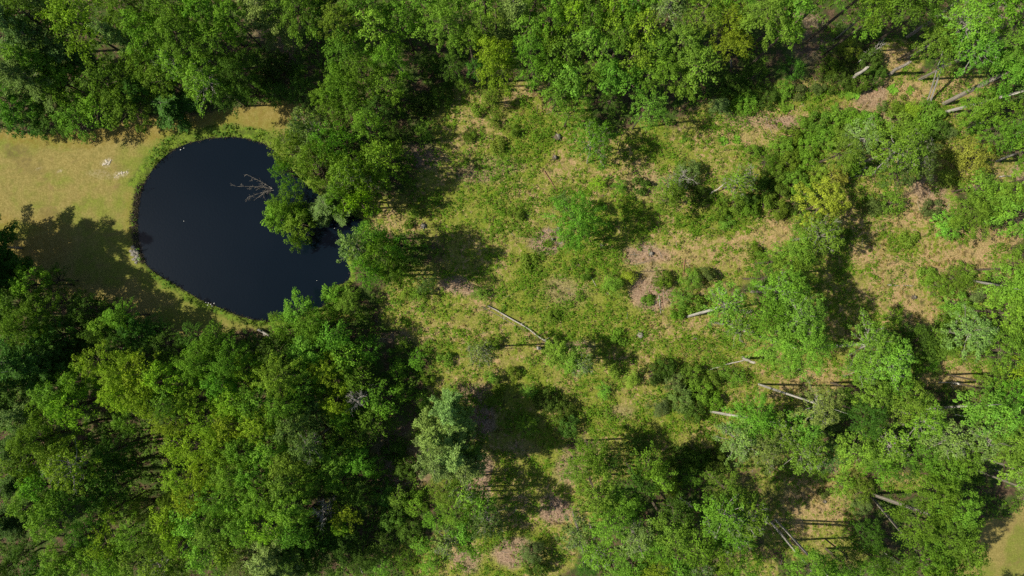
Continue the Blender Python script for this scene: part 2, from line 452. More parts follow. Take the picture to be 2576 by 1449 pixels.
def build_pond():
    mt, nt, out = new_mat('pond_water')
    g = NT(nt)
    co = g.n('ShaderNodeTexCoord').outputs['Object']
    n = g.noise(co, .05, 3, .5)
    c = g.mix(g.step(n, .35, .65), (.0010, .0040, .0078), (.0020, .0052, .0094))
    p = g.n('ShaderNodeBsdfPrincipled')
    nt.links.new(c, p.inputs['Base Color'])
    p.inputs['Roughness'].default_value = .12
    p.inputs['IOR'].default_value = 1.33
    p.inputs['Specular IOR Level'].default_value = .42
    rip = g.noise(co, 3.5, 4, .6)
    b = g.n('ShaderNodeBump'); b.inputs['Strength'].default_value = .12; b.inputs['Distance'].default_value = .05
    nt.links.new(rip, b.inputs['Height']); nt.links.new(b.outputs[0], p.inputs['Normal'])
    nt.links.new(p.outputs[0], out.inputs['Surface'])
    # a sheet a little wider than the shoreline; the banks cut it
    import bmesh
    P = np.array([list(at(x, y))[:2] for x, y in POND])
    d = unit(np.roll(P, -1, 0) - np.roll(P, 1, 0))
    nrm = np.stack([-d[:, 1], d[:, 0]], 1)
    area = (P[:, 0] * np.roll(P[:, 1], -1) - np.roll(P[:, 0], -1) * P[:, 1]).sum()
    Q = P + nrm * (-.45 if area > 0 else .45)
    me = bpy.data.meshes.new('pond_water')
    bm = bmesh.new()
    bm.faces.new([bm.verts.new((q[0], q[1], -.20)) for q in Q])
    bm.normal_update()
    if bm.faces[:][0].normal.z < 0: bmesh.ops.reverse_faces(bm, faces=bm.faces[:])
    bmesh.ops.triangulate(bm, faces=bm.faces[:])
    bm.to_mesh(me); bm.free()
    me.materials.append(mt)
    o = link('pond_water', me)
    tag(o, kind='structure', label='still dark navy pond water')

build_ground()
build_pond()

# x y radius height kind tone | label; a line that starts with + adds a bough to the tree above it
DATA = """
# --- upper left wood
30 40 62 16.8 M d|dark green broadleaf crown in the very top left corner
92 55 62 17.9 M g|mid green broadleaf crown at the top edge, first one in from the corner
210 72 68 17.9 M y|yellow-green maple crown by the top edge, brightest of the upper left wood
135 14 38 16.8 P k|pale grey-green pine top poking out behind the yellow-green corner maple
68 100 50 19 P b|blue-green feathery pine nearest the top left corner
52 182 62 16 P b|broad grey-green pine at the left edge above the lawn
108 150 40 15.7 P o|small olive pine touching the two blue-green pines at the left edge
198 142 32 10.1 P b|small grey-green pine in the gap under the yellow-green maple
158 208 50 10 M g|green maple between the left edge pines and the big light crown above the lawn
268 205 62 12 M g|big light green crown jutting over the tan lawn, above the dappled shadow
318 262 62 10 M g|lower light green crown overhanging the tan lawn strip beside its leaf shadow
250 275 45 8 M g|round light green crown at the lawn edge under the big light one
32 255 55 11 M g|mid green crown at the left edge just above the tan lawn
62 300 46 7 M d|dark green low crown on the lawn's upper left border
130 298 52 7 M d|dark green crown whose leaves touch the lawn's top border, second from the left edge
190 300 48 7.8 M g|shaded green crown between the border trees and the dappled shadow
10 318 28 6 F b|small bluish crown tip at the left edge where the lawn begins
312 92 34 15.7 P k|slim pale blue-green pine wedged beside the yellow-green corner maple
355 30 58 16.8 M g|top edge maple just past the slim pale pine
385 100 55 16.8 M g|mid green crown in the middle of the upper left wood
455 40 60 17.9 M g|broad green crown at the top edge, above the pale-tipped oak
535 45 62 16.8 M g|green crown at the top edge bordering the dark gap
475 110 58 16.8 M g|dense green crown directly above the pale-tipped oak
555 120 58 15.7 M g|green crown at the dark gap's left border, upper one
375 168 55 12 M g|light green crown between the big lawn-edge crown and the pale-tipped oak
418 205 40 11.2 M g|hanging green crown lobe over the deep shade near the pond path
462 165 50 13.4 S o|olive crown with pinkish leaf tips above the pond path
522 205 62 13.4 S o|pale-tipped olive oak overhanging the shaded path above the pond
600 190 52 12.3 M d|dark shaded crown beside the dark gap above the pond
580 240 42 9 M d|small dark crown at the foot of the pale-tipped oak
425 262 48 6.7 P d|dark pine in deep shade over the path above the pond
350 235 34 9 M d|small dark crown hidden behind the lawn-edge crowns
668 22 58 16.8 P k|pale grey-green pine at the top edge over the dark gap
600 60 40 15.7 M g|green crown squeezed between the dark gap and the top edge
758 40 62 15.7 M g|green crown at the top edge on the far side of the dark gap
820 30 40 13.4 M d|dark crown at the top edge next to the brown trunk trees
755 225 40 4 F d|half shaded rounded tree at the lower end of the dark gap
690 235 34 3 F d|low dark shrubby tree in the shade above the pond lawn
700 160 34 3 B d|dark laurel clump in the middle of the dark gap
655 200 30 3 B d|dark laurel clump at the lower left of the dark gap
# --- top middle wood
872 70 52 15.7 M o|olive-green crown on the right border of the dark gap at the top
930 30 52 16.8 M g|green crown at the top edge above the leaning brown trunk
955 85 50 15.7 M o|olive crown left of the leaning brown trunk
1015 60 48 15.7 M g|green crown just above the leaning brown trunk
1080 35 45 15.7 M o|loose olive crown at the top edge beside the bright lime-green maple
1128 70 62 16.8 M l|bright fresh green maple near the top edge, left of the two narrow olive trees
1158 20 40 15.7 M g|small green crown on the top edge above the bright fresh maple
1215 92 26 15.5 F o|narrow olive tree, left one of a slim pair under the top edge
1250 80 26 15.5 F o|narrow olive tree, right one of a slim pair under the top edge
1292 52 44 19 P k|pale soft pine at the top edge, middle of the upper wood
1222 30 38 17.5 M o|olive crown at the top edge between fresh maple and pale soft pine
1237 150 48 15.5 M y|lime-yellow tree above the grassy clearing, below the narrow olive pair
+1258 190 44 12.5 M y
1185 120 30 14.5 M l|small fresh crown hugging the lime-yellow tree
878 140 55 14.6 M g|green crown beside the dark gap, second one down
912 190 52 13.4 F g|fine-leaved green crown beside the dark gap, third one down
985 150 48 13.4 M g|green crown just below the leaning brown trunk
975 215 46 11.2 M o|olive crown bordering the shaded hollow under the leaning trunk
860 215 48 12.3 M g|green crown between the pond wood and the dark gap
830 255 52 10.1 F g|broad green crown touching the small lawn above the pond
900 262 52 10.1 M g|green crown in the middle of the wood just above the pond trees
950 275 40 9 F d|dark fine-leaved crown at the shaded hollow's left border
770 318 54 12.2 S k|grey-green willowy crown above the pond, nearest the small lawn
722 375 56 12.2 F l|light crown hanging over the pond's upper right shore
835 355 56 14 F l|rounded crown in the middle of the pond-side wood
790 415 60 14 F l|wide crown over the water beside the drowned branches
720 430 42 10.5 F g|loose crown nearest the drowned branches in the pond
865 430 60 14 S l|grey-green crown with twigs showing in the pond-side wood
932 330 42 14 F o|soft olive crown on the pond-side wood's upper border
955 395 58 14 M l|mid green crown at the pond wood's right border
1003 335 30 5 J d|dark rounded yew-like tree beside the lone bright bush
925 455 50 12.2 S g|grey-twigged crown at the pond wood's lower right
860 495 44 12.2 F g|dense crown just above the pond's narrow end
908 508 36 12.2 M y|yellow-green drooping crown over the narrow end of the pond
825 520 40 6.7 P b|dark blue-green pine leaning over the pond's narrow end
715 520 48 6.7 M g|olive-green tree overhanging the open pond water like a peninsula
+745 560 42 6.7 M o
+690 545 36 5.6 M o
+735 605 22 5.6 M o
1073 327 32 3.5 F l|lone bright green round bush beside the dark rounded yew-like tree
1232 245 30 5 J g|soft feathery young pine at the top of the fern clearing
1165 212 20 3 F l|small fresh shrub at the shaded hollow's right border
1140 175 34 7.8 F d|dim green tree in the shaded hollow below the bright fresh maple
1085 165 32 3 B d|dark laurel in the shaded hollow, upper
1110 240 34 3 B d|dark laurel in the shaded hollow, lower
1060 260 30 3 B d|dark laurel beside the pond wood in the shaded hollow
1200 185 24 10.5 F d|dim small tree under the lime-yellow tree
1205 275 16 1.8 B l|small bright shrub just inside the fern clearing below the hollow
# --- dense canopy top middle-right
1345 28 42 18.5 M g|green crown on the top edge just beyond the pale soft pine
1392 20 38 18.5 M l|fresh crown on the top edge, second beyond the pale soft pine
1440 22 38 18.5 M o|olive crown on the top edge, third beyond the pale soft pine
1485 30 38 18.5 M g|green crown on the top edge, fourth beyond the pale soft pine
1530 25 40 18.5 M y|yellowish crown on the top edge, fifth beyond the pale soft pine
1578 18 38 18.5 M g|green crown on the top edge, sixth beyond the pale soft pine
1625 15 38 18.5 M o|olive crown on the top edge beside the grey-twigged crown
1662 52 46 17.5 S k|grey-twigged sparse crown in the upper canopy
1705 18 38 17.5 M g|green crown on the top edge above the olive spreading crown
1750 58 52 17.5 F o|olive spreading crown between the grey-twigged and the lime-bright trees
1790 15 38 17.5 M g|green crown on the top edge above the lime-bright tree
1815 75 48 16.5 M y|lime-bright tall crown at the deep shade's left border in the upper canopy
+1825 125 40 14.5 M y
1850 20 40 17.5 F g|soft green crown on the top edge beyond the lime-bright tree
1900 55 56 19 M l|bluish fresh crown near the top edge beside the deep shade
1330 92 34 16.5 M o|olive crown just below the pale soft pine
1380 78 40 17.5 M g|green crown in the canopy's second row, first beyond the pine
1430 70 36 17.5 M y|yellow-green crown in the canopy's second row, second beyond the pine
1478 78 42 17.5 M g|green crown in the canopy's second row, third beyond the pine
1525 75 36 16.5 M y|yellow-green crown in the canopy's second row, fourth beyond the pine
1570 65 34 16.5 M g|green crown in the canopy's second row, fifth beyond the pine
1605 92 44 16.5 M y|lime crown with drooping sprays just left of the grey-twigged one
1335 140 42 15.5 F g|soft green crown at the canopy's left flank
1382 125 34 15.5 M g|green crown in the canopy's third row near the left flank
1420 145 40 15.5 M o|olive crown in the canopy's centre, left of a dark cleft
1475 125 34 16.5 M l|fresh crown in the canopy's centre beside a dark cleft
1510 150 38 15.5 F o|twiggy olive crown in the canopy's centre
1552 120 38 15.5 M g|green crown below the lime drooping one, left side
1590 155 42 14.5 M o|olive crown above the standalone tree with a slim trunk
1640 150 38 14.5 M g|green crown between the olive and the big vivid maple
1700 128 46 15.5 M l|big vivid green maple below the lime-bright crown, beside the deep shade
+1740 175 52 14.5 M l
+1708 220 36 11.5 M l
1340 190 42 13.5 F g|soft crown at the canopy's lower left corner with a dark trunk shadow
1385 195 36 13.5 M g|green crown low in the canopy, second from its left corner
1430 205 42 13.5 M l|fresh crown low in the canopy near the pale trunk
1478 205 42 13.5 F o|twiggy olive crown low in the canopy
1525 205 40 13.5 M g|green crown low in the canopy above the shaded track
1570 218 42 12.5 M g|green crown just above the standalone tree with a slim trunk
1620 205 40 12.5 F g|fine green crown low beside the vivid maple
1660 190 36 13.5 M g|green crown snug against the vivid maple
1400 245 38 11.5 F l|light crown at the canopy's bottom over the fern clearing
1455 250 34 10.5 F g|green crown beside the small pale trunk at the canopy's bottom
1532 262 32 9.5 F d|dim crown at the canopy's bottom above the wispy tree
1428 295 36 9 F g|small green tree at the canopy's bottom beside a brown root mound
1625 278 48 11.5 F l|standalone fresh tree with a slim trunk below the canopy
1490 355 56 10.4 S g|wispy fine-leaved tree alone at the top of the clearing
1470 305 30 4 F g|little green tree touching the wispy tree from above
# --- top right
1958 50 52 19 M l|fresh green crown above the deep shade near the top edge
1950 105 36 17 M g|green crown dipping into the deep shade near the top
2000 20 42 19 F g|soft green crown on the top edge above the brown shaded gap
2052 14 40 19 M g|green crown on the top edge beside the brown shaded gap
2170 38 48 17 M g|flat olive-green crown near the top edge beside the thin slanting trunk
+2222 42 50 17 M g
2150 78 34 13.6 F o|olive crown beside a thin slanting pale trunk
2130 20 34 18.7 M g|green crown at the top edge over the thin slanting trunk
2300 40 44 15.3 F d|shaded crown behind the tall grey slanting trunk
2290 12 36 18.7 F g|green crown at the top edge behind the tall grey slanting trunk
2402 78 61.2 17 S l|wide light sparse crown with grey twigs near the top right
2450 40 50 18.7 S g|sparse green crown on the top right, above the wide pale one
2335 105 42 11.9 M l|fresh leafy tree hugging the wide pale crown
2420 145 51 15.3 S l|greyish sparse crown tangle just under the wide light one
2350 155 36 10.2 F l|light green tree between the two cut trunks and the pale tangle
2490 14 38 19 M g|green crown on the top edge near the right corner
2552 60 34 17 F d|dark crown by the brown shaded ground in the top right corner
2520 130 58 15.3 M l|vivid green tree on the right edge, uppermost
2555 175 50 15.3 M l|vivid green tree on the right edge, second from the top
2505 195 48 13.6 M g|green tree inside the two vivid edge trees
2562 238 36 13.6 F b|bluish green crown at the right edge above the forked birch
2462 268 42 8.5 M l|bright small tree grown over the forked birch trunk
2440 305 28 4 F g|small green tree below the forked birch
2550 305 44 10.2 F o|olive crown at the right edge under the forked birch
2525 345 36 10.2 F g|green crown at the right edge above the yellow-olive tree
2452 392 56 6.5 J m|yellow-olive dense round tree near the right edge
2485 350 40 10.2 F o|olive tree joined to the yellow-olive round one
2550 385 36 10.2 M g|green crown at the right edge beside the yellow-olive tree
2140 122 34 3.5 J o|rounded olive shrub beside the fallen bleached branch
2192 148 34 3.5 B d|dark laurel on which the bleached branch lies
2115 198 36 3 B d|dark laurel clump left of the short cut trunk
2205 188 28 3 B d|dark laurel between the two cut trunks
2165 208 24 2.5 B g|laurel at the foot of the short cut trunk
2085 165 26 3 B g|green laurel at the border of the deep shade
1995 170 34 4 F d|dim shrubby tree inside the deep shade
1900 190 38 4 F d|dim low tree under the lime-bright tree
1840 215 36 3 B d|dark laurel in the deep shade below the lime-bright tree
1880 255 34 2.5 B g|green laurel on the lower border of the deep shade
1930 240 34 2.5 B d|dark laurel on the lower border of the deep shade
1815 270 28 3 J b|bluish juniper-like bush with a thin pale stick
1975 225 26 2 B g|laurel clump just off the deep shade
2008 228 20 1.8 B b|small bluish shrub standing alone above the fern patches
2060 215 22 2 B b|blue-green rounded shrub above the big leafy plants
2222 267 12 1 B b|tiny dark shrub alone on the straw strip
1762 45 26 14.5 M l|small fresh tuft of crown amid the olive spreading crown
# --- dense shrub belt, right
1968 372 34 2.5 B g|dark laurel at the left tip of the dense shrub belt
1990 340 28 2.2 B g|laurel on the upper border of the shrub belt, leftmost
2022 322 30 2.2 B g|laurel on the upper border of the shrub belt, second one
2060 308 30 2.4 B g|laurel on the upper border of the shrub belt, third one
2100 298 30 2.4 B g|laurel on the upper border of the shrub belt, fourth one
2145 300 32 2.5 B g|laurel on the upper border of the shrub belt, fifth one
2190 305 32 2.5 B g|laurel on the upper border of the shrub belt, sixth one
2030 362 34 2.6 B g|laurel in the shrub belt's second row, leftmost
2075 348 34 2.6 B g|laurel in the shrub belt's second row, second one
2118 340 34 2.8 B g|laurel in the shrub belt's second row, third one
2165 352 42 8.5 S k|pale twiggy young tree rising out of the shrub belt
2210 335 32 3 B g|laurel in the shrub belt beside the pale twiggy young tree
2265 262 28 2.4 B g|green bush at the shrub belt's upper right end
2295 275 28 2.6 J y|yellow-green juniper-like bush at the belt's right end
2262 300 30 2.6 B o|olive laurel below the yellow-green bush
2338 292 42 3 B g|large dark laurel near the spotted slanting trunk
2358 325 32 2.6 B d|dark laurel below the large one near the spotted trunk
2305 325 36 2.8 B g|dark laurel between belt and the short broken stub
2325 362 26 2.4 B b|bluish laurel next to the short broken stub
2390 338 20 2 J b|grey-green small bush alone right of the belt
1985 402 34 2.6 B g|laurel in the belt's lower left, beside a reddish twig heap
2028 405 32 2.6 B g|laurel in the belt's lower left, second one
2105 390 46 10.2 F l|light feathery tree in the middle of the shrub belt
2232 385 62 15.3 S l|tall airy light green tree dominating the shrub belt
+2275 410 50 13.6 S b
+2230 440 40 11.9 F b
2150 410 34 3 B g|laurel between the feathery and the tall airy tree
2060 440 30 2.4 B o|olive laurel near the short pale log in the belt
1955 440 32 3 B g|dark laurel beneath the bleached dead crown
1998 455 34 3 B g|dark laurel just right of the bleached dead crown
2100 450 34 4 J m|yellowish soft bush above the mustard coloured tree
1925 405 32 3 F g|green bush at the belt's far left above the dead crown
1895 385 22 2 B g|small laurel off the belt's left tip
2378 440 28 2.5 J o|olive low bush above the sandy track
# --- middle right
1735 432 34 3.4 B b|grey-green bush hugging the silvery bare tree
1695 470 34 4 S l|light shrub mixed into the silvery bare tree
1678 500 42 8 M l|bright green tree below the silvery bare tree
1615 466 20 2 B d|small dark round shrub left of the silvery bare tree
1505 462 22 2.2 F y|yellowish little bush on the clearing's upper part
1848 460 36 8.5 S l|light green tree with bleached twigs on top
1880 492 30 3 B d|dark shrub under the tree with bleached twigs
1765 490 28 2.6 B d|dark shrub beside the pale leaning log
1812 528 26 2.4 B g|shrub at the lower left end of the thicket above the green glade
1845 515 28 2.6 B g|shrub in the thicket's bottom row, second one
1885 530 26 2.4 B g|shrub in the thicket's bottom row, third one
1920 515 28 2.6 B g|shrub in the thicket's bottom row, fourth one
1955 530 26 2.4 B g|shrub in the thicket's bottom row next to the mustard tree
1920 475 30 2.8 B d|shrub in the thicket's upper row, left
1960 490 30 2.8 B g|shrub in the thicket's upper row, centre
1998 510 28 2.6 B d|shrub in the thicket's upper row touching the mustard tree
2030 478 28 2.6 B g|shrub directly above the mustard coloured tree
2060 518 58 10.2 M m|mustard yellow-green dense tree in the middle of the right half
2020 555 32 4 F g|green tree under the mustard coloured one
2045 595 50 11.9 S l|light grey-twigged tree below the mustard coloured one
1988 632 42 11.9 M l|fresh green tree left of the big tree shadow, upper
1975 685 46 11.9 M l|fresh green tree left of the big tree shadow, middle
1930 660 34 8.5 F g|green shrubby tree on the straw bank left of the fresh pair
1910 700 34 10.2 F g|green tree just above the big pair of pale crowns
1952 735 52 15.3 S l|pale-stemmed crown, upper one of the cluster at the big shadow
1920 790 50 15.3 M g|green crown in the cluster at the big shadow, centre
1985 790 54 17 S l|leafy crown in the cluster at the big shadow, right side
1812 768 48 13.6 S l|airy crown over the short birch stub, left end of the cluster
1845 820 44 13.6 S l|airy crown above the horizontal birch stem
1930 855 54 15.3 M l|fresh crown at the cluster's foot, left
1995 865 54 17 M l|fresh crown at the cluster's foot beside the white birch stem
1450 550 58 12.8 M g|lone leafy tree in the clearing casting a forked trunk shadow
+1440 598 42 9.6 F g
+1418 515 26 8 F b
1545 722 30 3.5 J g|soft spindle-shaped young pine in the clearing's middle
1585 697 20 2.2 J y|small yellow-green bush beside the soft young pine
1670 706 26 2.6 B g|rounded laurel alone in the clearing's middle
1738 702 30 2.8 J g|grey-green rounded bush, left of a close pair
1775 700 28 2.8 B b|grey-green rounded bush with a sharp shadow, right of a close pair
1718 748 28 2.6 F l|bright green bush below the close pair
1708 785 18 1.8 B g|small laurel below the bright green bush
1752 770 22 2.4 B g|laurel squeezed beside the airy crown
1630 755 14 1.2 B g|tiny shrub on the clearing's litter patch
# shrubs at the clearing's foot
1640 945 30 3 B d|dark bush at the left end of the lower thicket
1675 925 28 3 B d|dark bush atop the lower thicket
1700 960 30 3 B b|grey-green bush inside the lower thicket
1742 945 32 3 B g|laurel in the lower thicket's upper row
1765 985 34 3.2 B g|laurel in the centre of the lower thicket
1715 1005 34 3.2 B b|grey-green laurel in the centre left of the lower thicket
1655 1025 28 2.6 J b|soft grey-green bush on the lower thicket's left border
1745 1035 32 3 B d|dark laurel on the lower thicket's bottom border
1790 960 28 2.6 B g|laurel beside the long thin fallen trunk
1820 935 22 2.2 F l|fresh bush under the long thin fallen trunk
1855 950 24 2.4 F g|green bush just below the cut birch butt
1795 1010 24 2.6 B g|laurel touching the leaning birch stub
1985 928 26 2.6 F l|bright round bush on the straw right of the birch butt
1582 955 26 2.4 J o|olive bush on the lower clearing's slope
1540 930 24 2.4 J o|olive bush nearest the bright twin-topped tree
1400 885 36 9 M l|bright twin-topped tree at the end of the long fallen log
+1430 905 36 9 M l
1460 915 30 9 S k|grey-green twiggy tree beside the bright twin-topped one
1210 885 34 13 S k|silvery grey-green small tree alone left of the long log
1245 860 18 2 B g|small green bush beside the silvery small tree
1040 530 16 2 J l|small bright ball-shaped bush east of the pond
1028 562 12 1.2 B g|tiny shrub below the bright ball-shaped bush
# --- right edge
2245 508 36 3.6 F l|fresh bush on the sandy track's left side
2205 512 30 3 B b|blue-green bush beside the fresh one at the sandy track
2350 525 26 2.4 B b|grey-blue laurel on the sandy track's right side
2395 565 38 4 M l|bright tree left of the right-edge group above the bare field
2440 535 50 8.5 M l|bright fresh tree centre of the group above the bare field
2500 510 50 8.5 M l|bright fresh tree right of the group's centre above the bare field
2545 545 48 10.2 M l|bright tree at the right edge above the bare field
2530 490 36 8.5 M l|yellow-lit tree at the right edge, top of the group above the bare field
2450 470 34 7.6 M l|pale fresh tree under the yellow-olive round tree
2560 455 34 10.2 M l|fresh crown at the right edge, beside a horizontal pale trunk
2562 622 20 3 J d|small dark bush at the right edge beside the bare field
2545 675 48 11.9 M l|vivid crown at the right edge under the bare field
2510 722 46 13.6 M l|vivid crown right of the white trunk under the bare field
2555 745 48 13.6 M l|vivid crown at the right edge, second under the bare field
2500 785 50 13.6 M l|vivid broad crown inside the right edge, third under the bare field
2555 810 48 13.6 M l|vivid crown at the right edge above the dark cleft
2400 700 40 3 F l|flat spread of big-leaved bright bush by the white trunk
2360 720 34 3 F l|big-leaved bright bush left of the flat spread
2430 690 30 3 F l|yellow-lit big-leaved bush right of the flat spread
2405 765 36 3.4 F l|light bush below the flat spread
2435 795 38 4 M l|fresh small tree below the light bush
2450 740 24 3 J b|soft bluish bush near the brown patch
2385 800 26 2.6 F g|green bush near the thin pale stick
2300 868 48 10.2 M d|dark green tree in shade between two pale crowns
2250 832 34 8.5 F d|dark shaded tree at the big shadow's right end
2160 860 56 15.3 S l|big round pale-leaved crown just below the big tree shadow on the straw
+2205 900 56 15.3 S l
+2140 920 40 13.6 S l
2345 860 40 10.2 M l|fresh tree right of the dark green shaded one
2408 838 52 13.6 S k|grey-twigged pale crown inside the right edge
2400 885 36 10.2 F l|light crown beneath the grey-twigged pale crown
2330 905 34 4 F g|green tree above the small brown opening
2490 880 50 13.6 F o|olive-yellow fine-leaved crown, left of a pair near the right edge
2540 905 50 13.6 F y|olive-yellow fine-leaved crown, right of a pair at the edge
2352 935 20 2.2 F l|small bright round bush in the brown opening
2570 960 36 13.6 M g|green crown at the right edge above the lawn corner
2470 960 40 11.9 F l|light crown between the olive pair and the vivid star crown
2505 985 34 13.6 M g|shaded green crown beside the lawn bit at the right edge
# --- lower right
2035 1008 50 15.3 S k|pale grey crown at the end of the slanting birch
2165 985 48 13.6 M l|deep green vivid crown right of the pale grey crown, upper
2160 1035 44 13.6 M d|deep green shaded crown right of the pale grey crown, lower
2225 965 40 11.9 F l|light crown left of the brown opening
2260 1005 46 13.6 M l|light green crown beneath the brown opening
2295 1045 48 13.6 S l|light twiggy crown left of the white curving trunk
2425 1010 44 15.3 M l|vivid star-shaped crown beside the white curving trunk
+2465 1042 50 17 M l
2500 1090 54 17 M l|vivid crown under the star-shaped one
2440 1090 42 15.3 S k|grey-twigged crown caught beneath the star-shaped one
2552 1110 46 17 S k|grey-green twiggy crown at the right edge
2350 1095 50 13.6 S k|crown with bleached bare branches showing, left of the vivid crown
2395 1140 46 13.6 F l|light green crown under the bleached bare branches
2005 1070 46 11.9 F l|pale fine crown just under the horizontal shadow pair
2010 1125 50 11.9 S l|pale fine crown over the straw slope
1890 1050 52 11.9 M l|fresh crown right of the leaning birch stub
1850 1100 50 11.9 S k|pale airy crown, left end of the pale row
1905 1115 52 11.9 S k|pale airy crown, centre of the pale row
1955 1085 44 11.9 S l|pale airy crown, right end of the pale row
2090 1078 26 3 B b|grey-green bush in the gap below the pale grey crown
2140 1120 44 11.9 M l|deep green crown below the shaded one
2085 1145 36 8.5 F b|soft bluish tree beside the straw slope
2215 1110 46 11.9 S l|light crown in the middle of the lower right wood
2300 1130 44 11.9 F g|green crown above the small lawn window
2200 1165 40 10.2 M g|green crown above the forked grey trunk's glade
2255 1165 36 10.2 F d|dim crown beside the small lawn window
2350 1175 42 13.6 M g|green crown above the giant oak
2540 1175 44 15.3 S l|light crown with grey twigs at the right edge, above the lawn
2490 1145 40.48 15.3 M l|green crown between the vivid crown and the edge
2552 1220 33.44 13.6 S k|sparse grey-twigged crown at the right edge beside the corner lawn
2170 1240 34 4 F l|light bush left of the small lawn window
2120 1220 34 3 F l|light bush on the glade above the forked grey trunk
2168 1272 30 4 J b|grey-green soft bush under the forked grey trunk
2327 1225 53.32 15 M g|giant dark olive oak beside the corner lawn, its trunk forked in two
+2372 1260 56.76 15 M g
+2282 1300 55.04 15 M g
+2367 1330 60.2 15 M g
+2392 1365 48.16 15 M g
+2302 1385 51.6 15 M g
+2358 1425 48.16 15 M g
2300 1435 42 17 M g|green crown at the bottom edge left of the giant oak
2010 1405 44 17 M l|leafy top at the end of the two long birch trunks
2065 1425 40 15.3 M g|green crown at the bottom edge beside the birch top
2120 1390 36 8.5 F d|dim tree in the shade right of the two birch trunks
2175 1345 42 8.5 F d|dim tree in the oak's shade, upper
2190 1400 40 8.5 F g|green tree at the oak's foot near white broken twigs
2150 1440 40 13.6 F g|green crown at the bottom edge between birch top and oak
2240 1430 36 11.9 M g|green crown at the bottom edge, right below the white broken twigs
# --- lower middle
1490 1140 46 12.6 M g|light green crown at the top of the lower middle wood
1530 1160 38 10.8 F d|dim right flank of the top crown in the lower middle wood
1450 1175 34 9 F l|light crown low on the left of the lower middle wood's top
1625 1160 44 12.6 M g|green crown with a slim pole trunk in the lower middle
1600 1200 42 12.6 M d|dark green crown next to the slim pole trunk
1648 1190 30 12.6 M l|small fresh crown on the slim pole trunk's right
1678 1222 34 3.5 F y|flat lime-green bush above the broken white branches
1495 1230 56 16.2 M l|light green crown in the centre of the lower middle wood
1545 1240 44 14.4 M l|fresh crown right of the central light one
1525 1290 52 16.2 F l|light feathery crown under the central one
1575 1275 34 12.6 M g|green crown beside the dark pit with brown sticks
1820 1225 44 15.3 M l|star-topped big green tree with pale limbs showing through its leaves
+1795 1270 52 18 S g
+1850 1275 50 17 S g
+1825 1320 46 15.3 S g
1690 1275 44 14.4 M d|dark green crown under the broken white branches
1680 1320 52 16.2 M l|fresh crown right of the dark pit with brown sticks
1590 1335 46 14.4 S k|pale greyish crown below the dark pit
1640 1355 40 14.4 M g|green crown between the greyish and the fresh one
1735 1345 48 16.2 M g|green crown low in the middle, under the dark one
1455 1335 48 12.6 S k|pale fine crown above the bottom brown patches
1500 1365 46 12.6 S l|light fine crown beside the pale one above the brown patches
1580 1395 46 14.4 M g|green crown near the bottom, left of the yellowish one
1635 1415 46 14.4 M y|yellowish crown near the bottom edge
1690 1395 48 14.4 M g|green crown near the bottom, right of the yellowish one
1740 1420 48 14.4 S b|bluish grey-twigged crown at the bottom edge
1795 1375 46 14.4 F o|olive crown below the big pale-limbed one
1845 1400 46 13.6 F g|green crown at the bottom beside the shaded track
1800 1435 42 13.6 M g|green crown on the bottom edge under the olive one
1550 1435 38 12.6 F l|light crown on the bottom edge, left of the yellowish one
1340 1385 32 4 J b|dark bluish conifer-like bush by the brown litter patch
1350 1425 32 4 B d|dark bush at the bottom edge by the litter patch
1475 1425 30 4 F d|dim dark bush at the bottom below the pale fine crown
1325 1075 30 3 F l|deep green round bush lit inside the long shadow
1412 1030 36 3 B d|dark bush in the shadow right of the mulch patch
1375 1010 32 3 B d|dark bush above the one right of the mulch patch
1430 1070 32 3 B d|dark bush at the lower end of the shadow right of the mulch patch
1600 1120 32 3 B d|dark shaded bush above the slim pole trunk
1715 1150 34 3 B d|dark bush in the shade, left of the shadow row
1755 1160 34 3 B d|dark bush in the shade, centre of the shadow row
1805 1165 32 3 B d|dark bush in the shade, right of the shadow row
1740 1200 30 3 F g|green bush below the shadow row
1790 1195 22 4 F l|small bright treetop catching sun in the shade
2060 1190 28 2.6 F l|light bush on the straw slope
2075 1240 14 1.2 B b|tiny dark shrub on the bright straw glade
# --- lower left of centre (pine etc.)
1112 1040 35.19 16.5 P k|pale pine top, topmost leader of the grey-green pine group
1145 1060 35.19 15.2 P k|pale pine top beside the leaning broken stem
1090 1085 41.4 16.5 P k|pale pine, its left reaching boughs over the dark ground
1135 1125 60.03 16.5 P k|largest grey-green pine in the middle of the lower wood
1095 1150 49.68 16.5 P k|grey-green pine, drooping lower boughs toward the dark ground
1160 1175 43.47 16.5 P k|grey-green pine lowest in the group
1175 1125 34 12.6 M d|dark green crown tucked behind the big grey-green pine
1205 1140 24 9 F g|green small tree between the big pine and the mulch patch
1148 1005 28 4 F l|bright young tree just above the pale pine tops
1135 975 18 2.4 F l|small fresh bush above the bright young tree
1232 1002 20 2.4 J g|soft rounded young pine by the reddish brush
1237 948 22 2.6 J g|soft round young pine in the lower clearing
1255 985 16 1.6 B l|small bright shrub beside the soft young pines
1120 1225 40 10.8 F l|light bushy tree under the pine group, left
1170 1230 42 10.8 S l|light twiggy tree under the pine group, right
1150 1275 44 10.8 F l|fresh bushy tree second below the pine group
1215 1260 38 10.8 F l|light tree beside the grey fallen bark
1225 1300 44 12.6 S b|grey-twigged bluish crown right of the shaded hollow
1165 1325 40 10.8 M l|deep green tree with pale fringe above the bottom clearing
1125 1355 36 10.8 S k|pale silvery tree above the bottom clearing
1185 1360 30 9 M g|green tree at the bottom clearing's edge
1090 1310 26 3 F g|green bush at the shaded hollow's lower right
1020 1180 34 3 B d|dark shrub in the hollow left of the pine group
990 1130 30 3 B d|dark shrub in the hollow, uppermost
960 1240 36 4 F d|dim tree inside the shaded hollow
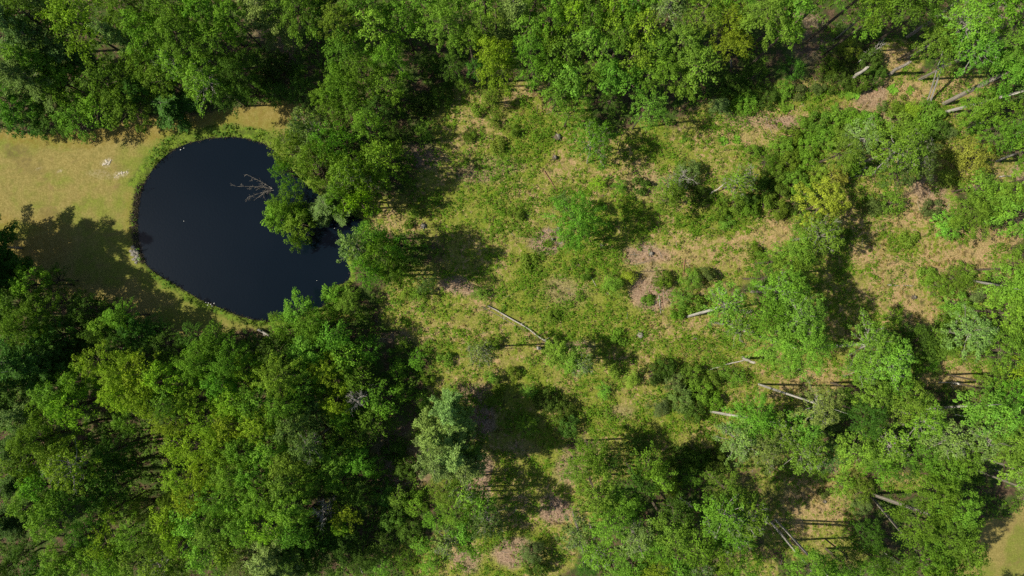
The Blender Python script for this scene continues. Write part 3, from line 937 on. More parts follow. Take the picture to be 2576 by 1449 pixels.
985 1300 40 3 B d|dark shrub mass in the shaded hollow, lower left
1040 1265 36 3 B g|green shrub in the shaded hollow's middle
1030 1340 34 3 B d|dark shrub in the shaded hollow, lower right
960 1370 36 4 F d|dim tree below the shaded hollow
910 1400 38 6.318 M d|dark tree at the bottom edge by a bent bare stem
960 1425 32 4 F g|green bush on the bottom edge beside the bent bare stem
1010 1410 28 3 F g|green bush on the bottom edge in dappled sun
1080 1420 26 2.2 F l|light bush on the bottom edge in the sunny clearing
# --- pond's right shore
945 590 44 15.3 F l|fresh tree at the pond's narrow end, upper one of the shore cluster
892 622 44 15.3 S k|greyish-green tree leaning over the pond's right shore
962 640 50 17.2 M g|green tree in the centre of the shore cluster
925 680 44 15.3 F g|light tree low in the shore cluster beside the water
1010 615 40 13.4 F g|green tree on the dry side of the shore cluster
995 690 40 13.4 M g|green tree at the cluster's lower right
1045 645 36 11.5 F d|dim tree in the cluster's own shade
1068 700 32 10.5 F b|bluish fresh small tree beside the shore cluster
1050 740 24 3.5 F l|light small bush under the bluish fresh one
1022 738 16 2.4 J l|pale feather-like bush at the foot of the shore cluster
838 745 32 4 M l|bright tree on the pond's lower right corner, water side
878 765 36 5 M l|bright tree on the pond's lower right corner, land side
755 785 44 7.8 M g|green tree at the pond's bottom tip, touching the water
722 825 36 7.8 M g|green tree at the pond's bottom tip beside the pale stump
790 830 46 10.1 M g|mid green crown just below the pond's bottom tip
688 795 13 3 F g|slim sapling standing at the pond's lower edge
775 880 52 10.53 M l|light green crown below the pond, brightest of the group
840 845 44 10.8 M g|green crown below the bright corner trees
870 900 48 9.516 M l|light crown with soft edge beside the shaded track below the pond
930 880 36 6.318 F g|green tree poking into the shaded track below the pond
830 935 50 10.53 M y|yellow-green crown in the wood below the pond
900 950 42 8.424 M g|green crown above the grey dead treetop
700 890 42 12.2 M d|dark crown in a cleft left of the light crowns
715 940 52 14.9 M l|light crown in the wood between the pond and the bottom
770 970 48 11.622 M g|green crown centre of the wood below the pond
690 865 30 5 B g|green shrub just below the pale stump
650 870 40 9.5 F d|dim tree at the wood's upper border near the pale stump
# --- left wood, middle
95 715 44 12.3 M g|grey-green tree top nearest the shaded lawn at the left
60 765 50 13.4 M g|grey-green crown at the left edge below the lawn shadow
125 775 50 13.4 M g|grey-green crown second from the left edge below the lawn shadow
85 825 56 14.6 M g|broad grey-green crown third row at the left edge
160 840 44 12.3 M d|dark crown beside the broad grey-green one
20 725 36 9 M d|dark crown at the left edge in the lawn's shadow
20 680 34 7.8 P d|dark pine at the left edge on the shaded lawn
150 705 38 6.7 F d|dim crown on the border of the shaded lawn
230 780 46 10.1 M d|dark green crown at the shaded lawn's lower border
255 830 44 10.1 M d|dark green crown under the one at the lawn's lower border
315 795 36 10.1 M l|sunlit fresh tips amid the dark wood under the lawn
275 825 28 10.1 M l|small sunlit tuft left of the fresh sunlit tips
345 840 44 9 M d|dark crown right of the sunlit tips
390 830 40 6.7 F d|shaded crown on the dark grass below the pond
430 870 44 9.5 F d|shaded crown in the darkest part below the pond path
385 885 40 9.5 F d|shaded crown with bare twigs beside the yellow crowns
310 870 40 10.8 F d|shaded crown just above the small yellow crown
490 850 38 8.1 F d|shaded crown nearest the dark shadow by the pond path
35 900 60 18.9 P d|large dark blue-green pine at the left edge, halfway down
100 925 60 17.6 P d|dark blue-green pine second from the left edge, halfway down
30 985 56 18.9 P d|dark blue-green pine at the left edge, lower of three
160 880 40 13.5 P d|small dark pine between the pines and the dark wood
65 1030 34 16.2 P k|pale pine tip lit beside the reddish crown
12 1050 30 16.2 M o|reddish olive crown at the left edge
270 905 44 14.9 M y|small yellow crown at the head of the yellow band
235 950 40 14.9 M g|green crown beneath the small yellow one
560 865 46 13.5 M g|light green maple above the left wood's centre, top point
520 910 52 14.9 M g|green maple with reaching sprays left of its neighbour near the pond
595 910 52 14.9 M g|green maple in the centre between pond and yellow crowns
640 930 44 13.5 M y|yellow-green crown next to the green centre maple
575 955 46 14.9 M g|green crown beneath the centre maple
340 930 52 16.2 M y|bright yellow-green crown in the yellow band, left
390 930 48 16.2 M y|bright yellow-green crown in the yellow band, top middle
440 950 46 16.2 M y|bright yellow-green crown in the yellow band, right
335 985 46 16.2 M y|pale yellow crown in the yellow band's lower left
395 990 54 16.2 M y|pale yellow crown in the yellow band's lower middle
455 1000 46 16.2 M g|green crown closing the yellow band
170 990 50 16.2 M g|green crown left of the yellow band, top
210 1020 52 16.2 M y|yellowish crown left of the yellow band, bottom lobe
150 1030 36 14.9 M g|small green crown at the left border of the yellowish lobe
345 1045 38 12.2 M g|green tip hanging over the dark clearing in the left wood
450 1040 50 14.9 F y|yellow-olive fine crown, left of the olive field of crowns
505 1005 48 14.9 F y|olive fine crown, top of the olive field of crowns
545 1045 54 14.9 F y|olive fine crown, centre of the olive field of crowns
610 1000 50 14.9 M y|yellow-green crown right of the olive field, top
600 1060 46 14.9 M y|yellow-green crown right of the olive field, lower
660 1005 48 14.9 M g|deep green crown right of the yellow-green ones
665 1060 52 14.9 M y|vivid yellow-green crown left of the blue-green one
725 1020 46 14.9 M g|green crown above the blue-green one
740 1070 50 14.9 M b|blue-green crown in the centre of the lower left wood
795 1030 44 10.53 M b|blue-green crown beneath the yellow crown near the dead top
850 1010 44 10.53 M y|yellow crown just left of the grey dead treetop
862 1050 36 9.516 M g|green crown under the yellow one near the dead treetop
955 1010 40 8.424 M g|green crown right of the grey dead treetop
930 1060 44 8.424 M g|green crown below the grey dead treetop
890 1090 40 8.424 M g|green crown at the wood's right border, below the dead top's crown
690 1120 48 14.9 M l|light round crown in the lower left wood, centre left
735 1150 46 14.9 M l|light round crown in the lower left wood, centre
785 1110 44 14.9 S b|twiggy blue-green crown, centre right of the lower left wood
845 1145 46 10.53 M l|light crown at the wood's right border, upper
900 1155 40 8.424 M g|fringed green crown at the wood's right border, middle
# --- bottom left
130 1095 46 17.6 M g|green crown facing the dark left edge, upper
105 1150 40 16.2 M g|green crown facing the dark left edge, second
180 1120 46 16.2 M o|olive crown beside the one facing the dark left edge
225 1160 54 17.6 S o|olive-yellow twiggy crown in the bottom left wood
300 1125 50 13.5 M d|dark green crown over the dark clearing's left side
290 1185 52 13.5 M d|dark green crown lower on the dark clearing's left side
345 1165 40 9.5 F d|dim crown at the floor of the dark clearing
215 1225 50 14.9 M d|dark green crown under the twiggy olive one
275 1235 46 12.2 M d|dark green crown beside the small pale pine
150 1205 44 16.2 M g|green crown left border above the bright lobed maple
120 1255 46 16.2 M l|bright green maple with sharp lobes near the dark left edge
+160 1285 48 16.2 M l
+185 1250 40 16.2 M g
360 1280 36 8 J l|small pale rounded pine in the bottom left wood
305 1270 34 10.8 F y|olive crown left of the small pale rounded pine
262 1290 32 9.5 F g|green bush-like crown in a dark hollow at bottom left
475 1110 44 13.5 F y|olive crown on the dark clearing's right rim, upper
520 1110 48 14.9 F y|olive crown in the lower olive field, top
575 1115 50 14.9 F y|yellow-olive crown in the lower olive field, top right
630 1120 44 14.9 M g|green crown right of the lower olive field
480 1180 48 14.9 F y|yellow-olive crown on the dark clearing's right rim, lower
535 1175 52 14.9 F y|olive crown in the heart of the lower olive field
595 1180 50 14.9 M o|olive crown right of the field's heart
650 1180 46 14.9 M g|green crown between olive field and grey bare crown, upper
500 1240 50 13.5 F y|olive crown at the bottom of the lower olive field
560 1240 50 14.9 F g|green fine crown under the lower olive field
430 1260 34 8 J l|pale soft conifer-like crown by the dark clearing
440 1300 44 12.2 M y|yellowish crown under the pale soft one
500 1300 52 13.5 M l|pale green crown left of the great pale one
555 1310 56 14.9 M l|great pale green crown in the bottom left wood
615 1250 46 13.5 M l|light crown above the great pale green one
620 1310 48 14.9 M o|olive crown right of the great pale green one
410 1345 50 12.2 F g|deep green crown in the bottom left wood
470 1350 44 12.2 F y|olive green crown next to the deep green one
350 1340 44 12.2 F l|light fine crown left of the deep green one
290 1350 44 12.2 F y|olive fine crown in the bottom row's second tier
230 1340 40 10.8 F d|dim crown at the dark left clearing's foot
530 1380 46 12.2 M l|pale crown above the grassy bottom glade
590 1375 44 12.2 M l|pale crown beside the grassy bottom glade
180 1385 42 12.2 M o|olive crown at the bottom left, above the corner shade
240 1400 46 12.2 M o|olive crown on the bottom edge, second from the corner shade
165 1430 38 13.5 M l|light crown on the bottom edge bordering the corner shade
300 1410 48 12.2 M o|olive crown on the bottom edge, third from the corner shade
360 1400 46 12.2 F l|light crown on the bottom edge, fourth from the corner shade
420 1415 46 12.2 S o|twiggy olive crown on the bottom edge, fifth from the corner shade
475 1425 42 10.8 F g|green crown on the bottom edge left of the grassy glade
625 1405 44 12.2 F k|pale crown on the bottom edge right of the grassy glade
665 1240 50 14.9 F l|pale fine crown left of the grey bare crown, upper
720 1200 52 14.9 M l|light crown in the lower wood left of the pine group
790 1190 48 10.53 M o|olive-green crown above the grey bare crown
850 1195 42 8.424 M g|green crown at the right border above the yellow star tree
735 1260 56 14.9 M l|broad pale-green crown directly left of the grey bare crown
680 1300 52 14.9 F y|olive crown lower left of the grey bare crown
745 1320 46 13.5 M g|green crown right under the broad pale-green one
900 1240 40 7.41 M d|dark crown behind the yellow star tree
872 1285 34 8.424 M y|bright yellow star-shaped tree beside the grey bare crown
+862 1315 24 7.41 M y
790 1355 46 9.516 M d|dark green crown under the grey bare crown
745 1390 48 12.2 P d|dark pine at the bottom edge right of the pale pine
690 1380 52 14.9 P k|pale yellowish pine near the bottom edge
800 1410 46 9.516 M d|dark green crown on the bottom edge right of the dark pine
860 1370 40 7.41 M d|dark crown between the yellow star tree and the bottom
690 1430 42 14.9 P k|pale yellowish pine on the bottom edge
30 1130 40 8.1 P d|dark pine in the blackest shade at the left edge, upper
40 1220 40 8.1 P d|dark pine in the blackest shade at the left edge, middle
30 1310 40 8.1 P d|dark pine in the blackest shade at the left edge, lower
80 1380 38 8.1 M d|dark crown in the bottom left corner shade, upper
30 1420 40 9.5 M d|dark crown in the very bottom left corner
110 1430 34 9.5 M d|dark crown on the bottom edge beside the corner
# big leaved herbs in the open
1975 265 22 0.6 H l|sprawling bright big-leaved plant, leftmost on the straw strip
2130 240 22 0.6 H l|bright big-leaved plant in the middle of the straw strip
2150 232 20 0.6 H l|bright big-leaved plant crowding its neighbour mid straw strip
2248 225 15 0.6 H l|bright big-leaved plant near the tiny dark shrub
2205 219 9 0.5 H l|smallest big-leaved plant on the straw strip
2290 228 12 0.5 H l|big-leaved plant left of the twin thin grey poles
2098 268 12 0.5 H l|big-leaved plant above the shrub belt
1963 315 9 0.5 H l|little big-leaved plant at the brush heap below the strip
2278 172 10 0.5 H l|little big-leaved plant beside the long cut trunk
1852 350 12 0.5 H l|rounded leafy plant left of three in a row
1818 354 13 0.5 H l|rounded leafy plant at the left end of three in a row
1717 350 12 0.5 H l|leafy plant in front of the shade below the standalone tree
# out of frame casting shade
-95 800 60 17.9 P d|tall dark pine beyond the left edge beside the grey-green crowns
-70 1180 60 17.6 M d|dark tree beyond the left edge shading the lower corner
-70 1330 60 17.6 M d|dark tree beyond the left edge shading the bottom corner
-80 1060 60 18.9 P d|dark pine beyond the left edge beside the reddish crown
2480 1575 50 15.3 M g|tree beyond the bottom edge shading the corner lawn
2432 -12 40 19 M g|crown tip above the tall grey slanting trunk at the top edge

-97 612 74 17.8 P d|tall dark pine beyond the left edge casting spiked shade on the lawn, nearest the frame
-187 590 74 17.8 P d|tall dark pine beyond the left edge casting spiked shade on the lawn, farther out
-137 677 74 17.8 P d|tall dark pine beyond the left edge casting spiked shade on the lawn, lowest one
-40 725 50 16.8 M d|dark tree beyond the left edge behind the lawn shade
1010 865 22 2.5 F g|small dim shrub in the shaded strip nearest the fresh corner trees
1050 905 24 3 F g|small green shrub in the middle of the shaded strip below the pond
1000 930 24 3 F g|small green shrub in the shaded strip, beside the wood border
1075 950 20 2 B g|low laurel in the shaded strip on its sunny side
1010 990 26 3 F g|green shrub in the shaded strip right of the grey dead treetop
1065 1010 20 2.4 F l|sun-touched bush in the shaded strip above the pine group
1120 905 18 1.8 B l|bright low bush on the sunny edge of the shaded strip
980 1060 24 3 F g|green shrub at the foot of the wood beside the orange stick
940 1180 26 4 F g|green shrub under the wood border, level with the big pine
1000 1250 26 4 F l|sun-flecked small tree in the shaded hollow
1060 1370 26 3 F l|sun-flecked bush below the shaded hollow
1290 940 18 1.8 B l|bright low bush under the silvery small tree
1330 985 20 2 F l|bright bush in the lower clearing above the dark shadow bushes
1520 985 20 2 F l|bright bush on the green slope left of the lower thicket
1900 635 18 1.8 B g|low laurel on the straw bank above the fresh pair
2125 590 18 1.6 B g|low laurel on the straw near the mustard tree shadow
2290 600 20 1.4 B l|bright low bush in the middle of the right-hand straw field
2335 690 20 1.6 B l|bright low bush where the straw field meets the right-edge trees
2250 800 26 2.4 F l|fresh bush at the lower end of the right-hand straw field
1830 560 20 1.4 B l|bright low bush on the green glade under the thicket
1560 470 20 2 F g|small bush in the upper clearing beside the yellowish little bush
1290 330 18 1.6 B g|low bush on the grassy slope of the upper clearing, left
1255 365 18 1.6 B l|bright low bush on the grassy slope of the upper clearing, right
1240 300 20 2 F l|small fresh bush below the feathery young pine
1180 340 18 1.6 B g|low bush right of the lone bright round bush
1300 540 20 1.6 B g|dense low bush in the clearing left of the lone leafy tree
1330 660 20 1.5 B l|bright low bush in the clearing's broad centre
1470 690 18 1.4 B g|low bush just above the soft spindle-shaped pine
1210 740 22 1.8 F l|fresh bush above the long diagonal trunk's upper end
1390 800 18 1.4 B l|bright low bush above the long diagonal trunk's middle
1560 850 20 1.6 B g|low bush left of the round grey stump
-62 668 60 16 P d|tall dark pine just beyond the left edge, its shade lying below the spiked shade
"""

# ---------------------------------------------------------------- plant prototypes
def branch_tree(T, p, d, L, r, depth, rs, spread=.6, up=.1, kids=3, seg=4, mn=.006):
    pts = [np.array(p, float)]; dd = np.array(d, float)
    for i in range(seg):
        dd = unit(dd + rs.normal(size=3) * .16 + np.array([0, 0, up]) * .3)
        pts.append(pts[-1] + dd * L / seg)
    rad = np.linspace(r, max(r * .45, mn), seg + 1)
    T.add(pts, rad, 4 if r < .05 else 6)
    if depth <= 0: return
    for k in range(kids + (1 if depth > 1 else 0)):
        f = .3 + .7 * (k + rs.random() * .6) / (kids + .6)
        i = min(int(f * seg), seg)
        a = unit(rs.normal(size=3)); a[2] *= .5
        nd = unit(dd + a * spread * 1.6)
        branch_tree(T, pts[i], nd, L * (.45 + .25 * rs.random()), r * .5, depth - 1, rs, spread, up, kids, 3, mn)

def clump_centres(rs, R, D, lobes, rc, fill, amp_=1.0):
    """Leaf clump centres in a lobed dome: shell mostly, some lower inside."""
    ph = rs.random() * 6.28
    amp = rs.uniform(.06, .2, 3) * amp_; fr = np.array([lobes // 2, lobes, lobes + 3]); pp = rs.random(3) * 6.28
    C = []; tries = 0
    want = int(fill * (R / rc) ** 2)
    while len(C) < want and tries < want * 60:
        tries += 1
        th = rs.random() * 2 * np.pi
        rr = np.sqrt(rs.random())
        edge = R * (.88 + sum(a * np.cos(f * th + q) for a, f, q in zip(amp, fr, pp)) * .8)
        rho = rr * edge
        low = rs.random() < .22
        top = D * (1 - .78 * rr ** 2.2)
        z = top * (rs.uniform(.35, .8) if low else rs.uniform(.84, 1.06))
        p = np.array([rho * np.cos(th), rho * np.sin(th), z])
        s = rc * rs.uniform(.65, 1.3) * (1.1 - .35 * rr)
        if not low and any(np.linalg.norm((p - q)[:2]) < .62 * (s + t) * .8 and not l for q, t, l in C): continue
        C.append((p, s, low))
    return C

def leafy_crown(name, seed, R, D, lobes=9, rc=.5, fill=1.5, leaf=.24, dens=62, flat=.55, fine=False, mat=None, twigs=0, twig_mat=None, spray=.45, amp_=1.0):
    rs = np.random.default_rng(seed)
    C = clump_centres(rs, R, D, lobes, rc, fill, amp_)
    Ps, Ns, Ls, Ts, Hs, Ax = [], [], [], [], [], []
    for p, s, low in C:
        n = int(dens * (s / rc) ** 2 * (1 if not low else .7))
        q = unit(rs.normal(size=(n, 3))) * (rs.random((n, 1)) ** .45)
        out = np.array([p[0], p[1], 0]) / (R + .01)
        rad = unit(out + 1e-6)
        q = q * s
        q[:, 2] *= flat
        q = q + (q @ rad)[:, None] * rad * spray      # sprays reach outward
        q[:, 2] -= ((q[:, :2] ** 2).sum(1)) / (s * 3.5)
        Ps.append(p + q)
        N = unit(q / s) * .55 + np.array([0, 0, .85]) + out * .3 + rs.normal(size=(n, 3)) * .42
        Ns.append(N)
        Ls.append(leaf * rs.uniform(.6, 1.25, n))
        base = rs.uniform(.15, .85)
        Ts.append(np.clip(base + rs.normal(size=n) * .22, 0, 1))
        Hs.append(np.clip(rs.uniform(0, .8) ** 1.5 + rs.normal(size=n) * .15, 0, 1))
        Ax.append(np.tile(rad * .9 + np.array([0, 0, -.1]), (n, 1)))
    P = np.concatenate(Ps); N = np.concatenate(Ns); L = np.concatenate(Ls)
    V, Fq = leaf_quads(rs, P, N, L, L * (.5 if fine else .72), np.concatenate(Ax))
    me = mesh_from(name, V, Fq, [mat or LEAF], {'tint': np.repeat(np.concatenate(Ts), 4), 'hue': np.repeat(np.concatenate(Hs), 4)})
    # limbs reaching the clumps
    T = Tubes()
    hub = np.array([0, 0, D * .12])
    order = rs.permutation(len(C))
    T.add([(0, 0, -.3), (0, 0, D * .2), (rs.normal() * .1, rs.normal() * .1, D * .62)], [.11, .09, .04], 6)
    for k in order[:int(10 + 3 * R + twigs)]:
        p, s, low = C[k]
        st = np.array([0, 0, D * rs.uniform(.0, .45)])
        mid = st * .5 + p * .5 + np.array([0, 0, -.12 * R]) + rs.normal(size=3) * .08
        end = p + np.array([0, 0, s * (.25 if k % 2 else .05)])
        T.add([st, mid, end], [.06, .035, .012], 5)
        if twigs:
            for _ in range(3):
                d = unit(unit(end - st) + rs.normal(size=3) * .55 + np.array([0, 0, .35]))
                branch_tree(T, end - (end - st) * .12, d, s * rs.uniform(.9, 1.8), .014, 1, rs, .7, .1, 3, 3, .005)
    bw = T.mesh(name + '_branchwork', twig_mat or BARK)
    return me, bw, R, D

def pine_crown(name, seed, R, D):
    """Whorled boughs of needle plumes round a leader, longest two thirds down."""
    rs = np.random.default_rng(seed)
    T = Tubes(); T.add([(0, 0, -.5), (0, 0, D * .6), (0, 0, D)], [.16, .09, .02], 6)
    Ps, Ns, Ax, Ts = [], [], [], []
    z = D * .06; k = 0
    while z < D * .98:
        f = z / D
        RL = R * (min(1, .72 + f * .9) * (1 - f) ** .62 * 1.12 + .05)
        nb = 6 if f < .8 else 4
        a0 = rs.random() * 6.28
        for b in range(nb):
            a = a0 + b * 6.283 / nb + rs.normal() * .16
            L = RL * rs.choice([.55, .85, 1.25]) * rs.uniform(.9, 1.1)
            d = np.array([np.cos(a), np.sin(a), 0])
            e = np.array([0, 0, z]) + d * L + np.array([0, 0, .12 * L + .25])
            m = np.array([0, 0, z]) + d * L * .5 - np.array([0, 0, .02 * L])
            T.add([(0, 0, z), m, e], [.04, .028, .01], 4)
            # plumes along the bough and on short side twigs
            side = np.array([-d[1], d[0], 0])
            n_pl = max(3, int(L / .26))
            for j in range(n_pl):
                t = .28 + .75 * j / n_pl
                c = (np.array([0, 0, z]) * (1 - t) ** 2 + m * 2 * t * (1 - t) + e * t * t) if t <= 1 else e
                w = .30 * L * (1 - t * .6) * .45 + .14
                for sg in (-1, 0, 1):
                    cc = c + side * sg * w * rs.uniform(.5, 1) + d * abs(sg) * w * .5 + rs.normal(size=3) * .05
                    n = 13
                    ax = unit(d + side * sg * .5 + np.array([0, 0, .25]))
                    q = rs.normal(size=(n, 3)) * np.array([.13, .13, .07])
                    Ps.append(cc + q); Ns.append(unit(np.array([0, 0, 1.0]) + rs.normal(size=(n, 3)) * .5))
                    Ax.append(np.tile(ax * 1.6, (n, 1))); Ts.append(np.clip(rs.uniform(.2, .9) + rs.normal(size=n) * .15, 0, 1))
        z += D * rs.uniform(.08, .11) * (1.15 - .4 * f); k += 1
    P = np.concatenate(Ps); N = np.concatenate(Ns)
    L = .27 * rs.uniform(.7, 1.2, len(P))
    V, Fq = leaf_quads(rs, P, N, L, L * .34, np.concatenate(Ax))
    me = mesh_from(name, V, Fq, [NEEDLE], {'tint': np.repeat(np.concatenate(Ts), 4), 'hue': np.repeat(rs.random(len(P)) * .5, 4)})
    return me, T.mesh(name + '_branchwork', GREY), R, D

def shrub_crown(name, seed, R, D, lumps, leaf, dens, fine=False, mat=None):
    """A rounded mound of overlapping leafy lumps sitting on the ground."""
    rs = np.random.default_rng(seed)
    T = Tubes(); Ps, Ns, Ts, Hs = [], [], [], []
    for k in range(lumps):
        th = rs.random() * 6.28; rr = np.sqrt(rs.random()) * .78
        s = rs.uniform(.24, .50)
        c = np.array([np.cos(th) * rr * R, np.sin(th) * rr * R, D * (1 - .7 * rr ** 2) * rs.uniform(.7, 1.0) - s * .35])
        n = int(dens * (s / .42) ** 2)
        q = unit(rs.normal(size=(n, 3))); q[:, 2] = np.abs(q[:, 2]) * .9 - .25 * rs.random(n)
        Ps.append(c + q * s * rs.uniform(.75, 1.08, (n, 1))); Ns.append(q * .8 + np.array([0, 0, .5]) + rs.normal(size=(n, 3)) * .4)
        Ts.append(np.clip(rs.uniform(.15, .85) + rs.normal(size=n) * .2, 0, 1)); Hs.append(np.clip(rs.uniform(0, .6) + rs.normal(size=n) * .15, 0, 1))
        T.add([(rs.normal() * .08, rs.normal() * .08, -.4), c * .5, c], [.035, .025, .012], 4)
    n = int(dens * lumps * .15)                      # skirts to the ground
    th = rs.random(n) * 6.28; rr = (.7 + .3 * rs.random(n)) * R
    Ps.append(np.stack([np.cos(th) * rr, np.sin(th) * rr, rs.random(n) * D * .4 - .1], -1)); Ns.append(np.stack([np.cos(th), np.sin(th), np.full(n, .7)], -1) + rs.normal(size=(n, 3)) * .4)
    Ts.append(rs.random(n)); Hs.append(rs.random(n) * .5)
    P = np.concatenate(Ps); N = np.concatenate(Ns); L = leaf * rs.uniform(.6, 1.25, len(P))
    V, Fq = leaf_quads(rs, P, N, L, L * (.38 if fine else .68))
    me = mesh_from(name, V, Fq, [mat or LEAF], {'tint': np.repeat(np.concatenate(Ts), 4), 'hue': np.repeat(np.concatenate(Hs), 4)})
    return me, T.mesh(name + '_branchwork', BARK), R, D

def herb(name, seed, R):
    """A knot of low rosettes of big rounded leaves."""
    rs = np.random.default_rng(seed)
    Ps, Ns, Ls, Ax, Ts = [], [], [], [], []
    for k in range(9):
        th = rs.random() * 6.28; rr = np.sqrt(rs.random()) * R * .75
        c = np.array([np.cos(th) * rr, np.sin(th) * rr, rs.uniform(.05, .3)])
        n = 13
        a = np.arange(n) / n * 6.283 * 1.6 + rs.random() * 6
        d = np.stack([np.cos(a), np.sin(a), np.full(n, .25)], -1)
        ln = rs.uniform(.24, .42, n) * R / .9
        Ps.append(c + d * (ln * .55)[:, None] + np.array([0, 0, .05])); Ns.append(np.stack([-np.cos(a) * .35, -np.sin(a) * .35, np.ones(n)], -1) + rs.normal(size=(n, 3)) * .25)
        Ls.append(ln); Ax.append(d * 3); Ts.append(np.clip(rs.uniform(.4, .9) + rs.normal(size=n) * .15, 0, 1))
    P = np.concatenate(Ps); L = np.concatenate(Ls)
    V, Fq = leaf_quads(rs, P, np.concatenate(Ns), L, L * .62, np.concatenate(Ax))
    return mesh_from(name, V, Fq, [LEAF], {'tint': np.repeat(np.concatenate(Ts), 4), 'hue': np.repeat(rs.random(len(P)) * .6, 4)})

PROTO = {'M': [], 'F': [], 'S': [], 'P': [], 'B': [], 'J': []}
for i, (R, lob) in enumerate([(1.9, 7), (1.9, 9), (2.6, 8), (2.6, 11), (2.6, 7), (3.4, 10), (3.4, 13), (3.4, 9)]):
    PROTO['M'].append(leafy_crown('maple_crown', 100 + i, R, R * (1.25 if i % 2 else 1.5), lob, rc=(.40, .52, .44, .58, .38, .46, .60, .42)[i], fill=1.9, leaf=(.18, .22, .20, .24, .17, .21, .23, .18)[i], dens=(80, 76, 76, 84, 84, 72, 88, 86)[i], flat=.5, spray=(.4, 1.0, .5, .7, 1.2, .4, .9, 1.3)[i], amp_=(1, 1.7, 1, 1.3, 1.8, 1, 1.5, 1.7)[i]))
for i, R in enumerate([1.5, 2.1, 2.1, 2.9, 2.9, 2.9]):
    PROTO['F'].append(leafy_crown('leafy_crown', 200 + i, R, R * 1.35, 12, rc=.36, fill=1.9, leaf=.19, dens=42, flat=.75, fine=True))
for i, R in enumerate([2.0, 2.7, 2.7, 3.4]):
    PROTO['S'].append(leafy_crown('thin_crown', 300 + i, R, R * 1.2, 9, rc=.42, fill=2.0, leaf=.21, dens=50, flat=.6, twigs=12, twig_mat=TWIG))
for i, (R, D) in enumerate([(2.4, 8.0), (3.2, 10.0), (3.2, 9.0)]):
    PROTO['P'].append(pine_crown('pine_crown', 400 + i, R, D))
for i, (R, D) in enumerate([(.9, 1.0), (1.5, 1.7), (1.5, 1.5), (1.9, 2.3)]):
    PROTO['B'].append(shrub_crown('laurel_mound', 500 + i, R, D, int(3 + 7.5 * R * R), .17, 85))
for i, (R, D) in enumerate([(1.0, 1.6), (1.6, 2.8), (2.2, 3.4)]):
    PROTO['J'].append(shrub_crown('soft_mound', 600 + i, R, D, int(6 + 11 * R * R), .15, 90, True, NEEDLE))
HERB = [herb('big_leaves', 700 + i, .9) for i in range(3)]

T_ = Tubes()
T_.add([(0, 0, 0), (.7, .2, .2), (-.2, .6, .45), (.5, -.5, .75), (0, 0, 1)], [1.25, 1.0, .82, .66, .42], 8)
TRUNK = {'brown': T_.mesh('trunk_brown', BARK), 'grey': T_.mesh('trunk_grey', GREY), 'birch': T_.mesh('trunk_birch', BIRCH)}

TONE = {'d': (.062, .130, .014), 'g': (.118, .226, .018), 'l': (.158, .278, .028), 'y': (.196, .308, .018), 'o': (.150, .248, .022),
        'b': (.104, .172, .036), 'k': (.180, .262, .062), 'm': (.225, .250, .028)}
KIND = {'M': ('maple_tree', 'tree', 'broadleaf trees with dense lobed crowns'), 'F': ('leafy_tree', 'tree', 'fine-leaved trees'), 'S': ('twiggy_tree', 'tree', 'thin-crowned trees with twigs showing'),
        'P': ('pine_tree', 'pine tree', 'pines among the broadleaf wood'), 'B': ('laurel_shrub', 'shrub', 'laurel shrubs'), 'J': ('juniper_bush', 'bush', 'soft-needled bushes'),
        'H': ('leafy_plant', 'plant', 'big-leaved plants in the open')}

# visible trunks: words of a label -> [(base x, base y, radius, bark)]
TRUNKS = {
 'giant dark olive oak': [(2187, 1243, .21, 'grey'), (2190, 1247, .18, 'grey')],
 'leafy top at the end of the two long birch trunks': [(1938, 1312, .19, 'birch'), (1948, 1306, .17, 'birch')],
 'crown tip above the tall grey': [(2283, 94, .24, 'grey')],
 'green tree inside the two vivid edge trees': [(2373, 263, .28, 'grey')],
 'bluish green crown at the right edge above the forked birch': [(2378, 283, .20, 'birch')],
 'light green tree between the two cut trunks': [(2332, 266, .09, 'birch'), (2339, 266, .12, 'birch')],
 'big round pale-leaved crown just below': [(2048, 875, .19, 'birch')],
 'airy crown over the short birch stub': [(1727, 798, .17, 'birch')],
 "fresh crown at the cluster's foot, left": [(1838, 821, .18, 'birch')],
 'pale grey crown at the end of the slanting birch': [(1907, 967, .14, 'birch')],
 'fresh crown right of the leaning birch stub': [(1780, 1035, .15, 'birch')],
 'vivid star-shaped crown beside the white curving trunk': [(2333, 1029, .19, 'birch')],
 'green crown at the right edge beside the yellow-olive': [(2507, 405, .17, 'birch')],
 'vivid crown right of the white trunk': [(2450, 706, .18, 'birch')],
 'flat olive-green crown near the top edge beside': [(2103, 97, .11, 'grey')],
 'olive crown left of the leaning brown trunk': [(1016, 103, .36, 'brown')],
 'wispy fine-leaved tree alone': [(1477, 412, .10, 'grey')],
 'standalone fresh tree with a slim trunk': [(1590, 325, .11, 'brown')],
 'green crown with a slim pole trunk': [(1633, 1253, .10, 'brown')],
 'lone leafy tree in the clearing': [(1482, 595, .20, 'brown'), (1485, 598, .12, 'brown')],
 'vivid crown at the right edge above the dark cleft': [(2512, 836, .16, 'birch')],
 'green crown just below the leaning brown trunk': [(1034, 203, .10, 'grey')],
 'green crown in the middle of the wood just above the pond trees': [(944, 312, .12, 'grey')],
 'big vivid green maple below the lime-bright': [(1672, 232, .14, 'brown')],
 'soft crown at the canopy': [(1345, 227, .17, 'brown')],
}
GZ = {}
def trunk_part(root, base, top, rad, bark):
    d = top - base
    o = link('trunk', TRUNK[bark], root)
    q = d.to_track_quat('Z', 'Y').to_matrix().to_4x4()
    s = Matrix.Diagonal((rad * .82, rad * .82, d.length, 1))
    o.matrix_local = Matrix.Translation(base - Vector(root.location)) @ q @ s
    return o

